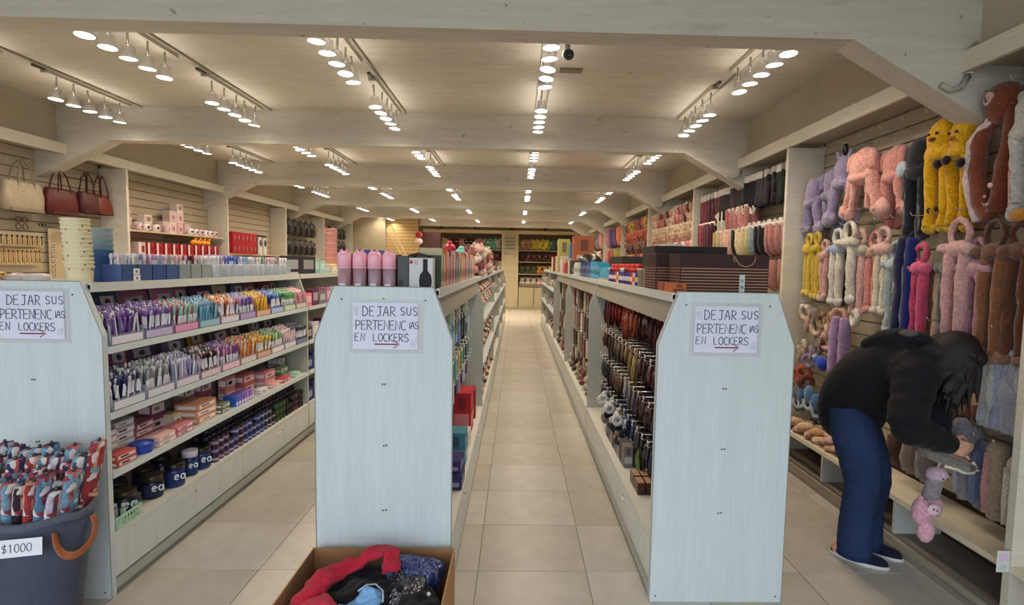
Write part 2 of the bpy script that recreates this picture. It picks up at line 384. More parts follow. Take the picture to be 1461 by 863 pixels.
# ------------------------------------------------------------------ gondolas
PANC = (206, 214, 214)
def profile(x0, x1, top=1.49):
    return [(x0, 0), (x1, 0), (x1, 1.245), (x1-.09, top), (x0+.09, top), (x0, 1.245)]
def gondola(x0, x1, ya, yb, label, end, right=None, left=None, lab=None):
    """right/left: list of shelf heights on that side (None = no merchandise side built)"""
    t = thing('display_gondola', label, 'shelving', (0, 0, 0))
    xm = (x0+x1)/2
    if end:
        p = put('end_panel', G().prism(profile(x0, x1), 'y', ya-.03, ya, PANC), M_LAM, t)
        put('edge_band', G().tube([(x0, ya-.031, 0), (x0, ya-.031, 1.245), (x0+.09, ya-.031, 1.49), (x1-.09, ya-.031, 1.49), (x1, ya-.031, 1.245), (x1, ya-.031, 0)], .0022, 4, (150, 150, 140), (0, 1, 0), True, 0, False), M_EDGE, p)
        for (px, pz) in ((x0+.125, 1.43), (xm, 1.435), (x1-.125, 1.43), (xm-.006, 1.04), (xm+.006, 1.04), (xm, .75), (xm+.012, .752), (xm-.004, .44), (xm+.01, .442), (x1-.03, .03), (x0+.03, .03)):
            s = G(); s.M = Matrix.Translation((px, ya-.0305, pz)) @ Matrix.Rotation(R(90), 4, 'X'); s.cyl(0, 0, 0, .0025, .0038, 8, (66, 62, 56)); put('screw', s, M_MATTE, p)
    dv = [(x0+.006, 0), (x1-.006, 0), (x1-.006, 1.245), (x1-.092, 1.50), (x0+.092, 1.50), (x0+.006, 1.245)]
    put('divider', G().prism(dv, 'y', yb-.012, yb+.012, (178, 180, 168)), M_LAM, t)
    y0, y1 = (ya+.001 if end else ya+.0135), yb-.0125
    put('spine', G().box(xm-.01, xm+.01, y0, y1, .3, 1.45, (150, 140, 130)), M_LAM, t)
    put('top_shelf', G().box(x0+.07, x1-.07, y0, y1, 1.452, 1.474, (196, 200, 192)), M_LAM, t)
    for s, zs in ((1, right), (-1, left)):
        if not zs: put('fascia_strip', G().prism([((x1 if s > 0 else x0)-s*a, z) for (a, z) in ((.086, 1.451), (.094, 1.451), (.07, 1.335), (.062, 1.335))], 'y', y0, y1, (152, 146, 132)), M_WOODL, t)
        xe = x1 if s > 0 else x0
        b = lambda a, c: (min(xe-s*a, xe-s*c), max(xe-s*a, xe-s*c))
        put('shelf_lip', G().box(*b(.066, .082), y0, y1, 1.44, 1.483, (206, 210, 204)), M_EDGE, t)
        put('deck', G().box(*b(.0, .3), y0, y1, .285, .305, (212, 212, 200)), M_LAM, t)
        put('kickboard', G().box(*b(.012, .03), y0, y1, 0, .085, (140, 140, 128)), M_EDGE, t)
        put('base_rail', G().box(*b(.0, .012), y0, y1, .03, .075, (176, 178, 168)), M_EDGE, t)
        ymid = (y0+y1)/2
        for (a, c) in ((y0+.004, ymid-.004), (ymid+.004, y1-.004)):
            d = put('drawer', G().box(*b(.004, .022), a, c, .088, .283, (216, 219, 214)), M_LAM, t)
            yc = (a+c)/2; xs = xe+s*.0
            put('handle', G().tube([(xs-s*.006, yc-.05, .235), (xs+s*.012, yc-.04, .232), (xs+s*.012, yc+.04, .232), (xs-s*.006, yc+.05, .235)], .004, 6, (232, 232, 228)), M_CHROME, d)
        for z in (zs or []):
            sh = put('shelf', G().box(*b(.0, .3), y0, y1, z-.02, z, (192, 200, 196)), M_LAM, t)
            put('price_rail', G().box(*b(-.006, .001), y0, y1, z-.028, z+.004, (208, 216, 216)), M_EDGE, sh)
    return t
GY = [2.48, 4.85, 7.2, 9.5, 11.9, 14.3]
AZ = [1.185, .875, .595]
gn = ['nearest the camera', 'second from the camera', 'third from the camera', 'fourth from the camera', 'fifth from the camera']
for k in range(5):
    gondola(-2.505, -1.875, GY[k], GY[k+1], 'white gondola of the left stationery row, %s' % gn[k], k == 0, AZ, [.9])
    gondola(-.92, -.289, GY[k], GY[k+1], 'white gondola of the middle row, %s' % gn[k], k == 0, [] if k == 0 else [1.1, .7], AZ)
    gondola(.66, 1.30, GY[k], GY[k+1], 'white gondola of the right accessory row, %s' % gn[k], k == 0, [], [] if k < 3 else [1.15, .75])
for (x0, y) in ():
    pass
# handwritten notices on the three end panels
def notice(xc, zc, w, h, lead, label, extra=0):
    t = thing('paper_notice', label, 'sign', (xc, 2.4465, zc))
    y = -.0008
    s = put('plastic_sleeve', G().box(-w/2-.018, w/2+.022, -.001, 0, -h/2-.018, h/2+.016, (226, 230, 230)), M_CLEAR, t)
    put('sheet', G().box(-w/2, w/2, -.0022, -.0012, -h/2, h/2, (222, 222, 238)), M_PAPER, t)
    g = G(); ink = (52, 58, 84)
    u, v, n = (1, 0, 0), (0, 0, 1), (0, -1, 0); yy = -.0022
    x = -w/2+.008
    for k in range(lead): g.tube([(x+.003+.008*k, yy-.0009, h/2-.022), (x+.006+.008*k, yy-.0009, h/2-.06)], .0006, 4, (150, 150, 170))
    write(g, 'DEJAR', (x+.035, yy, h/2-.062), u, v, n, .044, .0018, ink, .72)
    write(g, 'SUS', (x+.208, yy, h/2-.056), u, v, n, .036, .0018, ink, .80)
    write(g, 'PERTENENC', (x+.004, yy, h/2-.125), u, v, n, .043, .0018, ink, .60)
    write(g, 'IAS', (x+.243, yy, h/2-.118), u, v, n, .031, .0016, ink, .60)
    write(g, 'EN', (x, yy, h/2-.176), u, v, n, .035, .0018, ink, .78)
    write(g, 'LOCKERS', (x+.083, yy, h/2-.178), u, v, n, .036, .0018, ink, .66)
    for k in range(3): g.tube([(x+.262+.01*k, yy-.0009, h/2-.168+.004*k), (x+.256+.01*k, yy-.0009, h/2-.196)], .0006, 4, (150, 150, 170))
    put('handwriting', g, M_INK, t)
    a = G(); rd = (160, 56, 84); za = -h/2+.024
    a.tube([(-.05, yy-.001, za), (.055, yy-.001, za)], .003, 4, rd, (0, 1, 0)).tube([(.035, yy-.001, za+.018), (.064, yy-.001, za), (.038, yy-.001, za-.016)], .0022, 4, rd, (0, 1, 0))
    put('arrow', a, M_INK, t)
    return t
notice(-2.185, 1.335, .295, .215, 0, 'white handwritten notice with red arrow on the leftmost white end panel')
notice(-.596, 1.31, .295, .215, 2, 'white handwritten notice with red arrow on the middle end panel below the pink bottles')
notice(.973, 1.318, .295, .215, 3, 'white handwritten notice with red arrow on the right end panel below the striped bag')

# ------------------------------------------------------------------ ceiling spotlights
head = G(); head.lathe([(.022, .085), (.036, .075), (.043, .02), (.055, 0), (.055, -.006), (.050, -.006), (.050, .0)], (0, 0, 0), 12, (92, 88, 80), False)
head_me = head.mesh('lamp_head', M_SMOKE)
lens_me = G().lathe([(.0001, -.004), (.050, -.003)], (0, 0, 0), 12, (255, 246, 236), False).mesh('lens', M_LENS)
yoke_me = G().tube([(0, 0, .08), (.0, .0, .175)], .007, 6, (176, 170, 158)).mesh('yoke', M_CHROME)
TRX = [-3.75, -2.5, -1.18, .18, 1.58]
tname = ['far left', 'left', 'middle left', 'middle', 'right']
for ti, tx in enumerate(TRX):
    for bi in range(6):
        base = BEAMS[bi] if bi < len(BEAMS) else 19
        for ci, off in enumerate((.33, 1.62)):
            if bi == 5 and ci == 1: continue
            y = base+.15+off
            t = thing('spotlight_bar', 'bar of five lit ceiling spotlights on the %s track, %s ceiling bay, %s end' % (tname[ti], ORD[bi], 'near' if ci == 0 else 'far'), 'light', (tx, y+.38, CEIL))
            put('rail', G().box(-.03, .03, -.46, .46, -.035, -.002, (190, 182, 166)), M_GLOSS, t)
            put('back_plate', G().box(-.012, .012, -.56, -.46, -.02, -.002, (96, 88, 76)), M_MATTE, t)
            for h in range(5):
                hy = -.36+.175*h
                o = obj('lamp_head', head_me, t, (0.0, hy, -.21)); o.rotation_euler = (R(random.uniform(-4, 4)), R(random.uniform(-6, 6)), 0)
                obj('lens', lens_me, o, (0, 0, 0)); obj('yoke', yoke_me, o)
                if bi < 3 or h % 2 == 0:
                    ld = bpy.data.lights.new('spot', 'SPOT'); ld.energy = LAMP_W*(1 if bi < 3 else 1.66 if bi < 5 else 4.0); ld.color = LAMP_C; ld.spot_size = R(150); ld.spot_blend = .8; ld.shadow_soft_size = .03
                    lo = bpy.data.objects.new('bulb', ld); COL.objects.link(lo); lo.parent = t; lo.location = (0, hy, -.235)
    # conduit feeding the bars, clipped to the slab
    single('ceiling_conduit', G().tube([(tx+.06, 2.9, CEIL-.012), (tx+.06, 19, CEIL-.012)], .009, 6, (168, 158, 140)), M_MATTE, 'thin conduit along the ceiling beside the %s spotlight track' % tname[ti], 'pipe')
# flexible conduits looping round the haunches on the right
for k, y in enumerate(BEAMS[:3]):
    single('flexible_conduit', G().tube([(2.27, y-.018, 2.74), (2.235, y-.02, 2.70), (2.225, y-.02, 2.64), (2.235, y-.02, 2.575), (2.205, y-.02, 2.525), (2.15, y-.02, 2.51), (2.10, y-.02, 2.535)], .014, 8, (176, 168, 150)).torus((2.232, y-.032, 2.59), .015, .004, (210, 206, 196), 8, 5, 'z'), M_GLOSS,
           'grey flexible conduit bent round the %s beam haunch above the right shelves' % ORD[k], 'pipe')
t = thing('security_camera', 'white bullet security camera with black face hanging under the ceiling', 'camera', (.26, 2.98, 2.74))
put('bracket', G().tube([(0, .1, .33), (0, .1, .12), (0, .03, .045)], .014, 8, (200, 196, 186)).cyl(0, .1, .30, .335, .045, 12, (206, 200, 190)), M_GLOSS, t)
g = G(); g.M = Matrix.Rotation(R(112), 4, 'X') @ Matrix.Scale(.8, 4); g.lathe([(.028, -.10), (.036, -.09), (.036, .03)], (0, 0, 0), 14, (208, 204, 196)); put('housing', g, M_GLOSS, t)
g = G(); g.M = Matrix.Rotation(R(112), 4, 'X') @ Matrix.Scale(.8, 4); g.lathe([(.0355, .0295), (.0355, .040), (.020, .0405), (.018, .036), (.0, .036)], (0, 0, 0), 14, (34, 28, 26)); put('face', g, M_GLOSS, t)
single('ceiling_patch', G().box(.30, .47, 4.12, 4.2, CEIL-.012, CEIL-.001, (120, 106, 86)), M_MATTE, 'small brown flat plate on the ceiling behind the security camera', 'plate')
# ================================================================== MERCHANDISE HELPERS
ONES = ['first', 'second', 'third', 'fourth', 'fifth', 'sixth', 'seventh', 'eighth', 'ninth', 'tenth', 'eleventh', 'twelfth', 'thirteenth', 'fourteenth', 'fifteenth', 'sixteenth', 'seventeenth', 'eighteenth', 'nineteenth', 'twentieth']
def ordn(k):
    if k < 20: return ONES[k]
    tens = {2: 'twenty', 3: 'thirty', 4: 'forty'}[(k+1)//10]; u = (k+1) % 10
    return tens[:-1]+'ieth' if u == 0 else tens+'-'+ONES[u-1]
PAL = {'white': (226, 226, 222), 'black': (30, 26, 28), 'dark grey': (70, 70, 74), 'grey': (140, 142, 146), 'red': (176, 30, 40), 'dark red': (110, 28, 32), 'maroon': (92, 30, 42),
       'pink': (226, 150, 170), 'pale pink': (232, 190, 194), 'hot pink': (216, 76, 128), 'orange': (222, 122, 52), 'yellow': (226, 196, 60), 'green': (86, 160, 96), 'lime green': (150, 200, 110), 'mint green': (150, 205, 180),
       'teal': (58, 140, 150), 'light blue': (130, 178, 216), 'blue': (52, 92, 176), 'navy blue': (34, 44, 96), 'purple': (112, 70, 150), 'lilac': (176, 158, 208), 'beige': (206, 184, 150), 'cream': (232, 220, 192), 'brown': (122, 78, 52), 'dark brown': (66, 44, 34), 'gold': (200, 160, 70)}
def boxmesh(w, d, h, faces, lidc=None, b=.003, mat_=None):
    """carton with coloured face bands: faces = list of (z0, z1, colour) patches on the +x/-y fronts"""
    g = G().cbox(-d/2, d/2, -w/2, w/2, 0, h, b, WHT)
    return g
def carton(name, w, d, h, mat_=None, patch=None, lid=False):
    """proto: tinted body, contrasting printed patch and flap; w along y, d along x"""
    m = mat_ or M_PAPER
    kids = []
    if patch:
        g = G()
        for (s, a0, a1, z0, z1, c) in patch:       # s: side sign x, a0..a1 along y fraction, z fraction
            if s in (1, -1): g.box(min(s*d/2, s*(d/2+.001)), max(s*d/2, s*(d/2+.001)), w*(a0-.5), w*(a1-.5), h*z0, h*z1, N(c))
            else: g.box(d*(a0-.5), d*(a1-.5), -w/2-.001, -w/2, h*z0, h*z1, N(c))
        kids.append(('printed_label', g.mesh('printed_label', M_PAPER), []))
    if lid: kids.append(('lid', G().cbox(-d/2-.002, d/2+.002, -w/2-.002, w/2+.002, h*.72, h+.002, .002, (235, 235, 235)).mesh('lid', m), []))
    return (name, boxmesh(w, d, h, None).mesh(name, m), kids)

# pens: tinted barrel, pale grip and topper
def penmesh(kind):
    g = G(); r = .0055
    if kind == 0:
        g.lathe([(.0008, 0), (.0042, .014), (r, .016), (r, .118), (.0045, .120), (.0045, .132), (.003, .136)], (0, 0, 0), 6, [N((200, 200, 205)), N((236, 232, 236)), (255, 255, 255), N((236, 234, 240)), (235, 225, 245), (235, 225, 245)])
        g.box(-.0012, .0012, -.0075, -.0055, .088, .124, (225, 225, 225))
    elif kind == 1:
        g.lathe([(r, 0), (r, .05), (r*.9, .052), (r*.9, .112), (.0075, .118), (.009, .128), (.0075, .138), (.002, .143)], (0, 0, 0), 6, [(255, 255, 255), (255, 255, 255), N((240, 236, 244)), (235, 235, 235), (255, 240, 250), (255, 240, 250), (255, 240, 250)])
        g.box(-.0012, .0012, -.0072, -.0052, .07, .10, N((230, 226, 236)))
    else:
        g.lathe([(r*1.1, 0), (r*1.1, .09), (r*.85, .094), (r*1.15, .096), (r*1.15, .14), (r*.6, .145)], (0, 0, 0), 6, [N((232, 230, 236)), (255, 255, 255), (255, 255, 255), (255, 255, 255), (255, 255, 255)])
        g.box(-.0013, .0013, -.0085, -.006, .10, .142, (240, 240, 240))
    return g
PEN = [('pen', penmesh(k).mesh('pen', M_GLOSS), []) for k in range(3)]
def penstuff(name, pts, where):
    g = G()
    for (x, y, z, c, k) in pts:
        p = penmesh(k) if False else None
        r = .0055; l = .135
        g.lathe([(r, 0), (r, l*.8), (r*1.3, l*.84), (r*1.3, l), (.001, l+.004)], (x, y, z), 5, [c, mixc(c, (255, 255, 255), .25), mixc(c, (255, 255, 255), .25), mixc(c, (255,255,255), .6)])
    o = put(name, g, M_GLOSS, None, True); tag(o, where, 'pens'); return o

# acrylic tray: clear bin with printed front strip, along y
def traymesh(w, d, h):
    g = G(); t = .002
    g.box(-d/2, d/2, -w/2, w/2, 0, t, (215, 222, 232)).box(d/2-t, d/2, -w/2, w/2, t, h*.55, (220, 224, 238)).box(-d/2, -d/2+t, -w/2, w/2, t, h, (215, 222, 232))
    g.box(-d/2, d/2, -w/2, -w/2+t, t, h*.8, (215, 222, 232)).box(-d/2, d/2, w/2-t, w/2, t, h*.8, (215, 222, 232))
    return g
TRAY = ('pen_tray', traymesh(.245, .22, .10).mesh('pen_tray', M_CLEAR), [('printed_label', G().box(.1102, .111, -.11, .11, .008, .045, (255, 255, 255)).mesh('printed_label', M_PAPER), [])])

# ================================================================== LEFT GONDOLA
GX = -1.875
def pens_shelf(z, segs, wh, shelfword, kindoff):
    ys = 2.50; n = len(segs); w = (4.83-ys)/n; extra = []
    for k, (cn, alt) in enumerate(segs):
        y0 = ys+k*w
        place(TRAY, 'clear tray of %s pens, %s from the end panel on the %s shelf' % (cn, ordn(k), shelfword), 'tray', (GX-.115, y0+w/2, z), 0, 'clear pen trays on the %s shelf' % shelfword, tint=jit(mixc(PAL[alt], (215, 212, 230), .55), 8), sc=(1, w/.25, 1))
        m = 13 if w > .2 else 7
        for j in range(m):
            y = y0+.012+(w-.024)*(j+.5)/m
            c = PAL[cn] if (j+k) % 3 else PAL[alt]
            nm = cn if (j+k) % 3 else alt
            place(PEN[(k+kindoff) % 3], '%s pen, %s from the left in the %s tray of the %s shelf' % (nm, ordn(j), ordn(k), shelfword), 'pen', (GX-.020, y, z+.006+random.uniform(0, .006)), 0,
                  'pens in the front row of the %s shelf' % shelfword, tint=jit(c, 16), rot=(R(random.uniform(-3, 3)), R(random.uniform(-9, -4)), random.uniform(0, 6)), fine=False)
            for q in range(1, 5):
                extra.append((GX-.030-.022*q+random.uniform(-.004, .004), y+random.uniform(-.005, .005), z+.006+.011*q+random.uniform(-.004, .006), jit(PAL[cn] if random.random() < .7 else PAL[alt], 22), 0))
    penstuff('pens', extra, 'pens standing packed behind the front row on the %s shelf of the left gondola' % shelfword)
pens_shelf(1.185, [('purple', 'white'), ('purple', 'lilac'), ('mint green', 'hot pink'), ('light blue', 'teal'), ('orange', 'white'), ('lilac', 'purple'), ('yellow', 'orange'), ('blue', 'light blue'), ('green', 'lime green'), ('pink', 'beige')], '', 'upper', 0)
pens_shelf(.875, [('navy blue', 'white'), ('grey', 'white'), ('lilac', 'white'), ('black', 'pale pink'), ('purple', 'pink'), ('orange', 'cream'), ('yellow', 'orange'), ('green', 'cream'), ('pale pink', 'white'), ('dark grey', 'navy blue')], '', 'middle', 1)
# header pouches and cards hanging at the back of the two pen shelves
def pouch_proto(w, h):
    g = G().cbox(-.012, .012, -w/2, w/2, 0, h, .008, WHT)
    z = G().tube([(.014, -w/2+.01, h*.82), (.014, w/2-.01, h*.82)], .0025, 5, (190, 190, 196))
    pr = G().box(.0122, .0132, -w*.28, w*.28, h*.2, h*.6, N((214, 196, 204))).ell((.013, 0, h*.4), (.002, w*.12, h*.12), N((88, 74, 92)), 8, 5)
    return ('pencil_pouch', g.mesh('pencil_pouch', M_FAB), [('zip', z.mesh('zip', M_GLOSS), []), ('print', pr.mesh('print', M_PAPER), [])])
POU = [pouch_proto(.20, .13), pouch_proto(.16, .15), pouch_proto(.24, .12)]
def pouches(lst, z, word):
    for k, (y, cn, c) in enumerate(lst):
        place(POU[k % 3], '%s pencil pouch behind the pens, %s from the end panel, %s shelf' % (cn, ordn(k), word), 'pouch', (GX-.25+.03*(k % 2), y, z), 0, 'pencil pouches behind the pens', tint=c, rot=(R(random.uniform(-6, 6)), R(-12), 0))
pouches([(2.62, 'dark red', (120, 60, 66)), (2.78, 'slate blue', (74, 92, 116)), (3.02, 'dusty pink', (176, 120, 138)), (3.22, 'pink', (184, 122, 144)), (3.42, 'mauve', (158, 100, 126)), (3.62, 'dark plum', (90, 58, 78)), (3.86, 'pale yellow', (206, 200, 160)), (4.08, 'steel blue', (84, 110, 134)), (4.30, 'rose', (164, 96, 116)), (4.52, 'red', (150, 62, 76)), (4.72, 'brown', (150, 110, 76))], 1.312, 'upper')
pouches([(2.62, 'grey', (92, 86, 100)), (2.84, 'deep rose', (144, 66, 96)), (3.06, 'plum', (110, 72, 112)), (3.30, 'dusky purple', (120, 96, 136)), (3.58, 'ochre', (184, 134, 56)), (3.82, 'taupe', (112, 92, 92)), (4.06, 'brown', (110, 70, 60)), (4.32, 'cool grey', (140, 136, 140)), (4.6, 'charcoal', (78, 74, 82))], 1.015, 'middle')
# third shelf: eraser cartons and tubs
def erasers(y, x, cn, c, w, d, h, n, label):
    pr = carton('small_carton', w, d, h, None, [(1, .08, .92, .2, .75, mixc(c, (255, 255, 255), .7)), (1, .2, .6, .35, .6, mixc(c, (30, 20, 40), .4)), (0, .1, .9, .25, .7, (236, 226, 220))])
    for j in range(n):
        place(pr, '%s, %s' % (label, 'alone' if n == 1 else ['lowest', 'second', 'third', 'fourth', 'fifth'][j]+' of its stack'), 'box', (x, y+random.uniform(-.004, .004), .5952+j*(h+.0012)), random.uniform(-.05, .05), 'small boxes on the third shelf', tint=c)
E2 = [(2.585, -2.03, 'white', (206, 196, 196), .13, .12, .032, 5, 'white and maroon eraser box at the end panel'), (2.74, -2.06, 'lilac', (196, 186, 196), .14, .12, .034, 5, 'pale grey printed eraser box behind the blue tub'),
      (2.93, -2.08, 'pink', (170, 100, 116), .15, .1, .036, 3, 'dusty rose box at the back of the third shelf'), (3.33, -1.99, 'orange', (214, 150, 120), .2, .14, .04, 3, 'peach and orange carton beside the brown pouch'),
      (2.60, -1.93, 'red', (186, 84, 74), .13, .08, .03, 2, 'red and cream sweet-like eraser pack at the shelf front'), (2.90, -1.935, 'cream', (222, 178, 170), .15, .09, .026, 2, 'cream and red striped pack at the shelf front'),
      (3.07, -1.94, 'rose', (206, 120, 130), .15, .09, .028, 2, 'rose pink pack beside the blue tub'), (3.20, -2.06, 'cream', (216, 196, 160), .08, .08, .08, 1, 'cream cube box with small figure'),
      (3.52, -1.95, 'teal', (110, 120, 90), .1, .09, .03, 2, 'olive green flat pack beside the peach carton'), (3.80, -2.05, 'pink', (190, 120, 120), .12, .06, .09, 2, 'dull pink upright box at the shelf back'),
      (4.05, -2.05, 'red', (196, 96, 96), .16, .07, .075, 2, 'coral red box in the far half of the third shelf'), (4.3, -2.02, 'pink', (226, 140, 150), .18, .1, .06, 2, 'bright pink box in the far half of the third shelf'), (4.56, -2.02, 'green', (110, 140, 110), .14, .1, .05, 2, 'moss green box near the far divider'),
      (4.05, -1.94, 'white', (216, 210, 214), .12, .08, .035, 1, 'white pack at the front beside the purple row'), (4.25, -1.94, 'salmon', (226, 160, 150), .12, .08, .035, 1, 'salmon pack at the front of the third shelf'), (4.45, -1.94, 'red', (200, 70, 80), .14, .08, .04, 1, 'red pack at the front of the third shelf'), (4.66, -1.94, 'mint', (150, 196, 170), .12, .08, .04, 1, 'mint pack at the front near the far divider')]
E2 += [(3.12+.0, -2.12, 'plum', (130, 70, 90), .12, .08, .09, 2, 'plum upright box behind the cream cube box'), (3.42, -2.12, 'brown', (150, 110, 84), .1, .08, .11, 2, 'tan upright box behind the peach carton'), (3.62, -2.12, 'rose', (180, 90, 110), .12, .07, .10, 2, 'rose upright box behind the olive pack'),
       (3.95, -2.13, 'lilac', (150, 130, 180), .12, .06, .12, 1, 'lilac upright box at the back of the third shelf'), (4.2, -2.13, 'grey', (140, 136, 140), .14, .05, .13, 1, 'grey upright box at the back of the third shelf'), (4.45, -2.13, 'green', (100, 140, 120), .14, .06, .12, 1, 'sage upright box at the back of the third shelf'), (4.7, -2.1, 'white', (206, 200, 200), .12, .1, .05, 3, 'white box nearest the far divider')]
for a in E2: erasers(*a)
tub = G().lathe([(.05, 0), (.056, .045), (.057, .05), (.052, .05), (.048, .008)], (0, 0, 0), 14, WHT, False)
BT = ('plastic_tub', tub.mesh('plastic_tub', M_GLOSS), [('contents', G().ell((0, 0, .04), (.048, .048, .018), N((60, 90, 190)), 10, 5, .12).mesh('contents', M_GLOSS), [])])
place(BT, 'round royal blue tub at the front of the third shelf', 'tub', (-1.935, 2.76, .5955), 0, None, tint=(40, 74, 180))
for k in range(7):
    place(carton('small_carton', .032, .09, .07, M_GLOSS, [(1, .1, .9, .1, .4, (230, 220, 240))]), '%s slim box in the purple row on the third shelf, %s from the left' % (('blue', 'violet', 'purple', 'violet', 'lilac', 'purple', 'lilac')[k], ordn(k)), 'box', (-1.95, 3.66+.037*k, .5955), 0, 'slim boxes in the purple row', tint=[(60, 100, 190), (98, 96, 190), (130, 84, 180), (120, 90, 176), (170, 130, 200), (140, 96, 180), (190, 150, 210)][k])
# base: paint jars
def jar(name, r, h, lidc, bandc, big=False):
    lh = h*.26
    g = G().lathe([(r*.92, 0), (r, h*.03), (r, h*.7), (r*.9, h*.74)], (0, 0, 0), 12, WHT)
    lb = G().lathe([(r*1.01, h*(.12 if big else .26)), (r*1.01, h*(.62 if big else .5))], (0, 0, 0), 12, N(bandc), False)
    ld = G().lathe([(r*1.04, h*.745), (r*1.04, h*.99), (r*.96, h)], (0, 0, 0), 12, N(lidc))
    kids = [('label_band', lb.mesh('label_band', M_PAPER), []), ('lid', ld.mesh('lid', M_GLOSS), [])]
    if big:
        t = G(); write(t, 'ea', (r*1.03*math.cos(-.2), r*.28-.03, h*.34), (0, 1, 0), (0, 0, 1), (1, 0, 0), r*.85, .0035, N((236, 238, 240)), .75)
        t.M = None
        kids[0] = ('label_band', lb.mesh('label_band', M_PAPER), [('lettering', t.mesh('lettering', M_PAPER), [])])
    return (name, g.mesh(name, M_GLOSS), kids)
JB = jar('paint_pot', .05, .135, (28, 22, 22), (28, 46, 100), True)
JG = jar('paint_pot', .05, .125, (54, 42, 30), (30, 40, 74), True)
JW = jar('paint_pot', .042, .15, (212, 204, 220), (24, 60, 110), True)
for k, (pr, y, x, tn, cn) in enumerate([(JG, 2.68, -1.97, (26, 28, 40), 'black paint pot with tan rim beside the green basket'), (JG, 2.88, -1.965, (26, 26, 44), 'black paint pot with cream rim, second from the green basket'), (JB, 3.03, -1.94, (30, 52, 124), 'blue paint pot with large white lettering'), (JW, 3.19, -1.95, (24, 36, 84), 'navy paint bottle with pale lilac lid'),
        (JB, 3.30, -1.945, (24, 62, 120), 'blue paint pot right of the lilac-lidded bottle'), (JB, 2.77, -2.08, (22, 20, 26), 'black paint pot at the back between the front two'), (JG, 2.98, -2.08, (30, 24, 28), 'dark paint pot at the back left of the blue pot'), (JB, 3.14, -2.09, (30, 22, 26), 'dark paint pot at the back behind the lilac-lidded bottle')]):
    place(pr, cn, 'pot', (x, y, .3055), -.75, 'large paint pots', tint=tn)
SJ = [jar('paint_jar', .028, .052, (22, 18, 24), b) for b in ((176, 172, 190), (150, 150, 176), (140, 140, 150))]
cols = ['plum', 'plum', 'purple', 'maroon', 'blue', 'blue', 'blue', 'navy', 'black', 'green', 'green', 'black', 'black', 'maroon', 'black', 'black']
JC = {'plum': (96, 44, 92), 'purple': (80, 54, 130), 'maroon': (90, 26, 46), 'blue': (34, 60, 140), 'navy': (28, 34, 84), 'black': (26, 24, 28), 'green': (40, 66, 38)}
for k in range(23):
    y = 3.40+.062*k; cn = cols[int(k*.68)]
    for j in range(3 if k % 5 != 3 else 2):
        place(SJ[(k+j) % 3], 'small %s paint jar, %s column beyond the big pots, %s row' % (cn, ordn(k), ['bottom', 'middle', 'top'][j]), 'jar', (-1.925, y, .3055+j*.0525), 0, 'small paint jars stacked on the gondola base', tint=jit(JC[cn], 8), fine=(k < 14))
jb = G()
for k in range(22):
    for j in range(4):
        for q in range(2): jb.lathe([(.028, 0), (.028, .05)], (-1.99-.062*q, 3.43+.062*k, .3055+j*.0525), 8, jit((40, 30, 44), 10))
tag(put('paint_jars', jb, M_GLOSS, None, True), 'dark paint jars packed behind the front column on the gondola base', 'jars')
bk = G()
for z in (.004, .03, .055): bk.torus((0, 0, z), .09, .0035, (168, 206, 176), 4, 5, 'z')
b2 = G()
for (a0, a1, b0, b1) in ((-.075, .075, -.085, -.081), (-.075, .075, .081, .085), (-.079, -.075, -.085, .085), (.075, .079, -.085, .085)):
    b2.box(a0, a1, b0, b1, 0, .012, (176, 212, 184)).box(a0, a1, b0, b1, .05, .062, (176, 212, 184))
for i in range(9):
    q = -.08+.02*i
    b2.box(.075, .079, q-.003, q+.003, .01, .052, (176, 212, 184)).box(-.079, -.075, q-.003, q+.003, .01, .052, (176, 212, 184))
    b2.box(q*.9-.003, q*.9+.003, -.085, -.081, .01, .052, (176, 212, 184))
b2.box(-.075, .075, -.082, .082, 0, .003, (176, 212, 184))
t = single('slotted_basket', b2, M_GLOSS, 'pale green slotted plastic basket at the near end of the gondola base', 'basket', None, (-1.955, 2.585, .3055))
for k in range(6):
    single('craft_bottle', G().lathe([(.012, 0), (.013, .05), (.006, .06), (.008, .062), (.006, .075)], (0, 0, 0), 8, [(205, 205, 205), (150, 160, 160), (236, 236, 236), (236, 236, 236)]), M_GLOSS, 'small grey craft bottle in the green basket, %s row, %s' % (['outer', 'inner'][k//3], ONES[k % 3]), 'bottle', 'bottles in the green basket', (-2.0+.03*(k % 3), 2.53+.045*(k//3)+.01*k, .309))

# top of the left gondola
TZ = 1.4745
cupm = []
for s in range(3):
    g = G().lathe([(.050, 0), (.056, .075), (.0595, .077), (.0595, .082), (.054, .082), (.048, .006)], (0, 0, 0), 16, WHT, False)
    g.lathe([(.0001, .004), (.040, .004)], (0, 0, 0), 16, WHT, False)
    d = G()
    for q in range(5):
        a = random.uniform(-2.6, .3); zz = random.uniform(.062, .074); c = [(214, 130, 90), (90, 120, 90), (220, 150, 110)][(q+s) % 3]
        rr = .050+.006*zz/.075+.0012; d.ell((rr*math.cos(a), rr*math.sin(a), zz), (.004, .004, .005), N(c), 6, 4)
    cupm.append(('paper_cup', g.mesh('paper_cup', M_PAPER), [('printed_dots', d.mesh('printed_dots', M_PAPER), [])]))
for k in range(12):
    place(cupm[k % 3], 'cream paper cup with orange and green spots, %s from the bottom of the nested stack' % ordn(k), 'cup', (-2.10-.0012*k, 2.62, TZ+.001+.0205*k), k*2.1, 'nested cream paper cups', tint=(240, 228, 188))
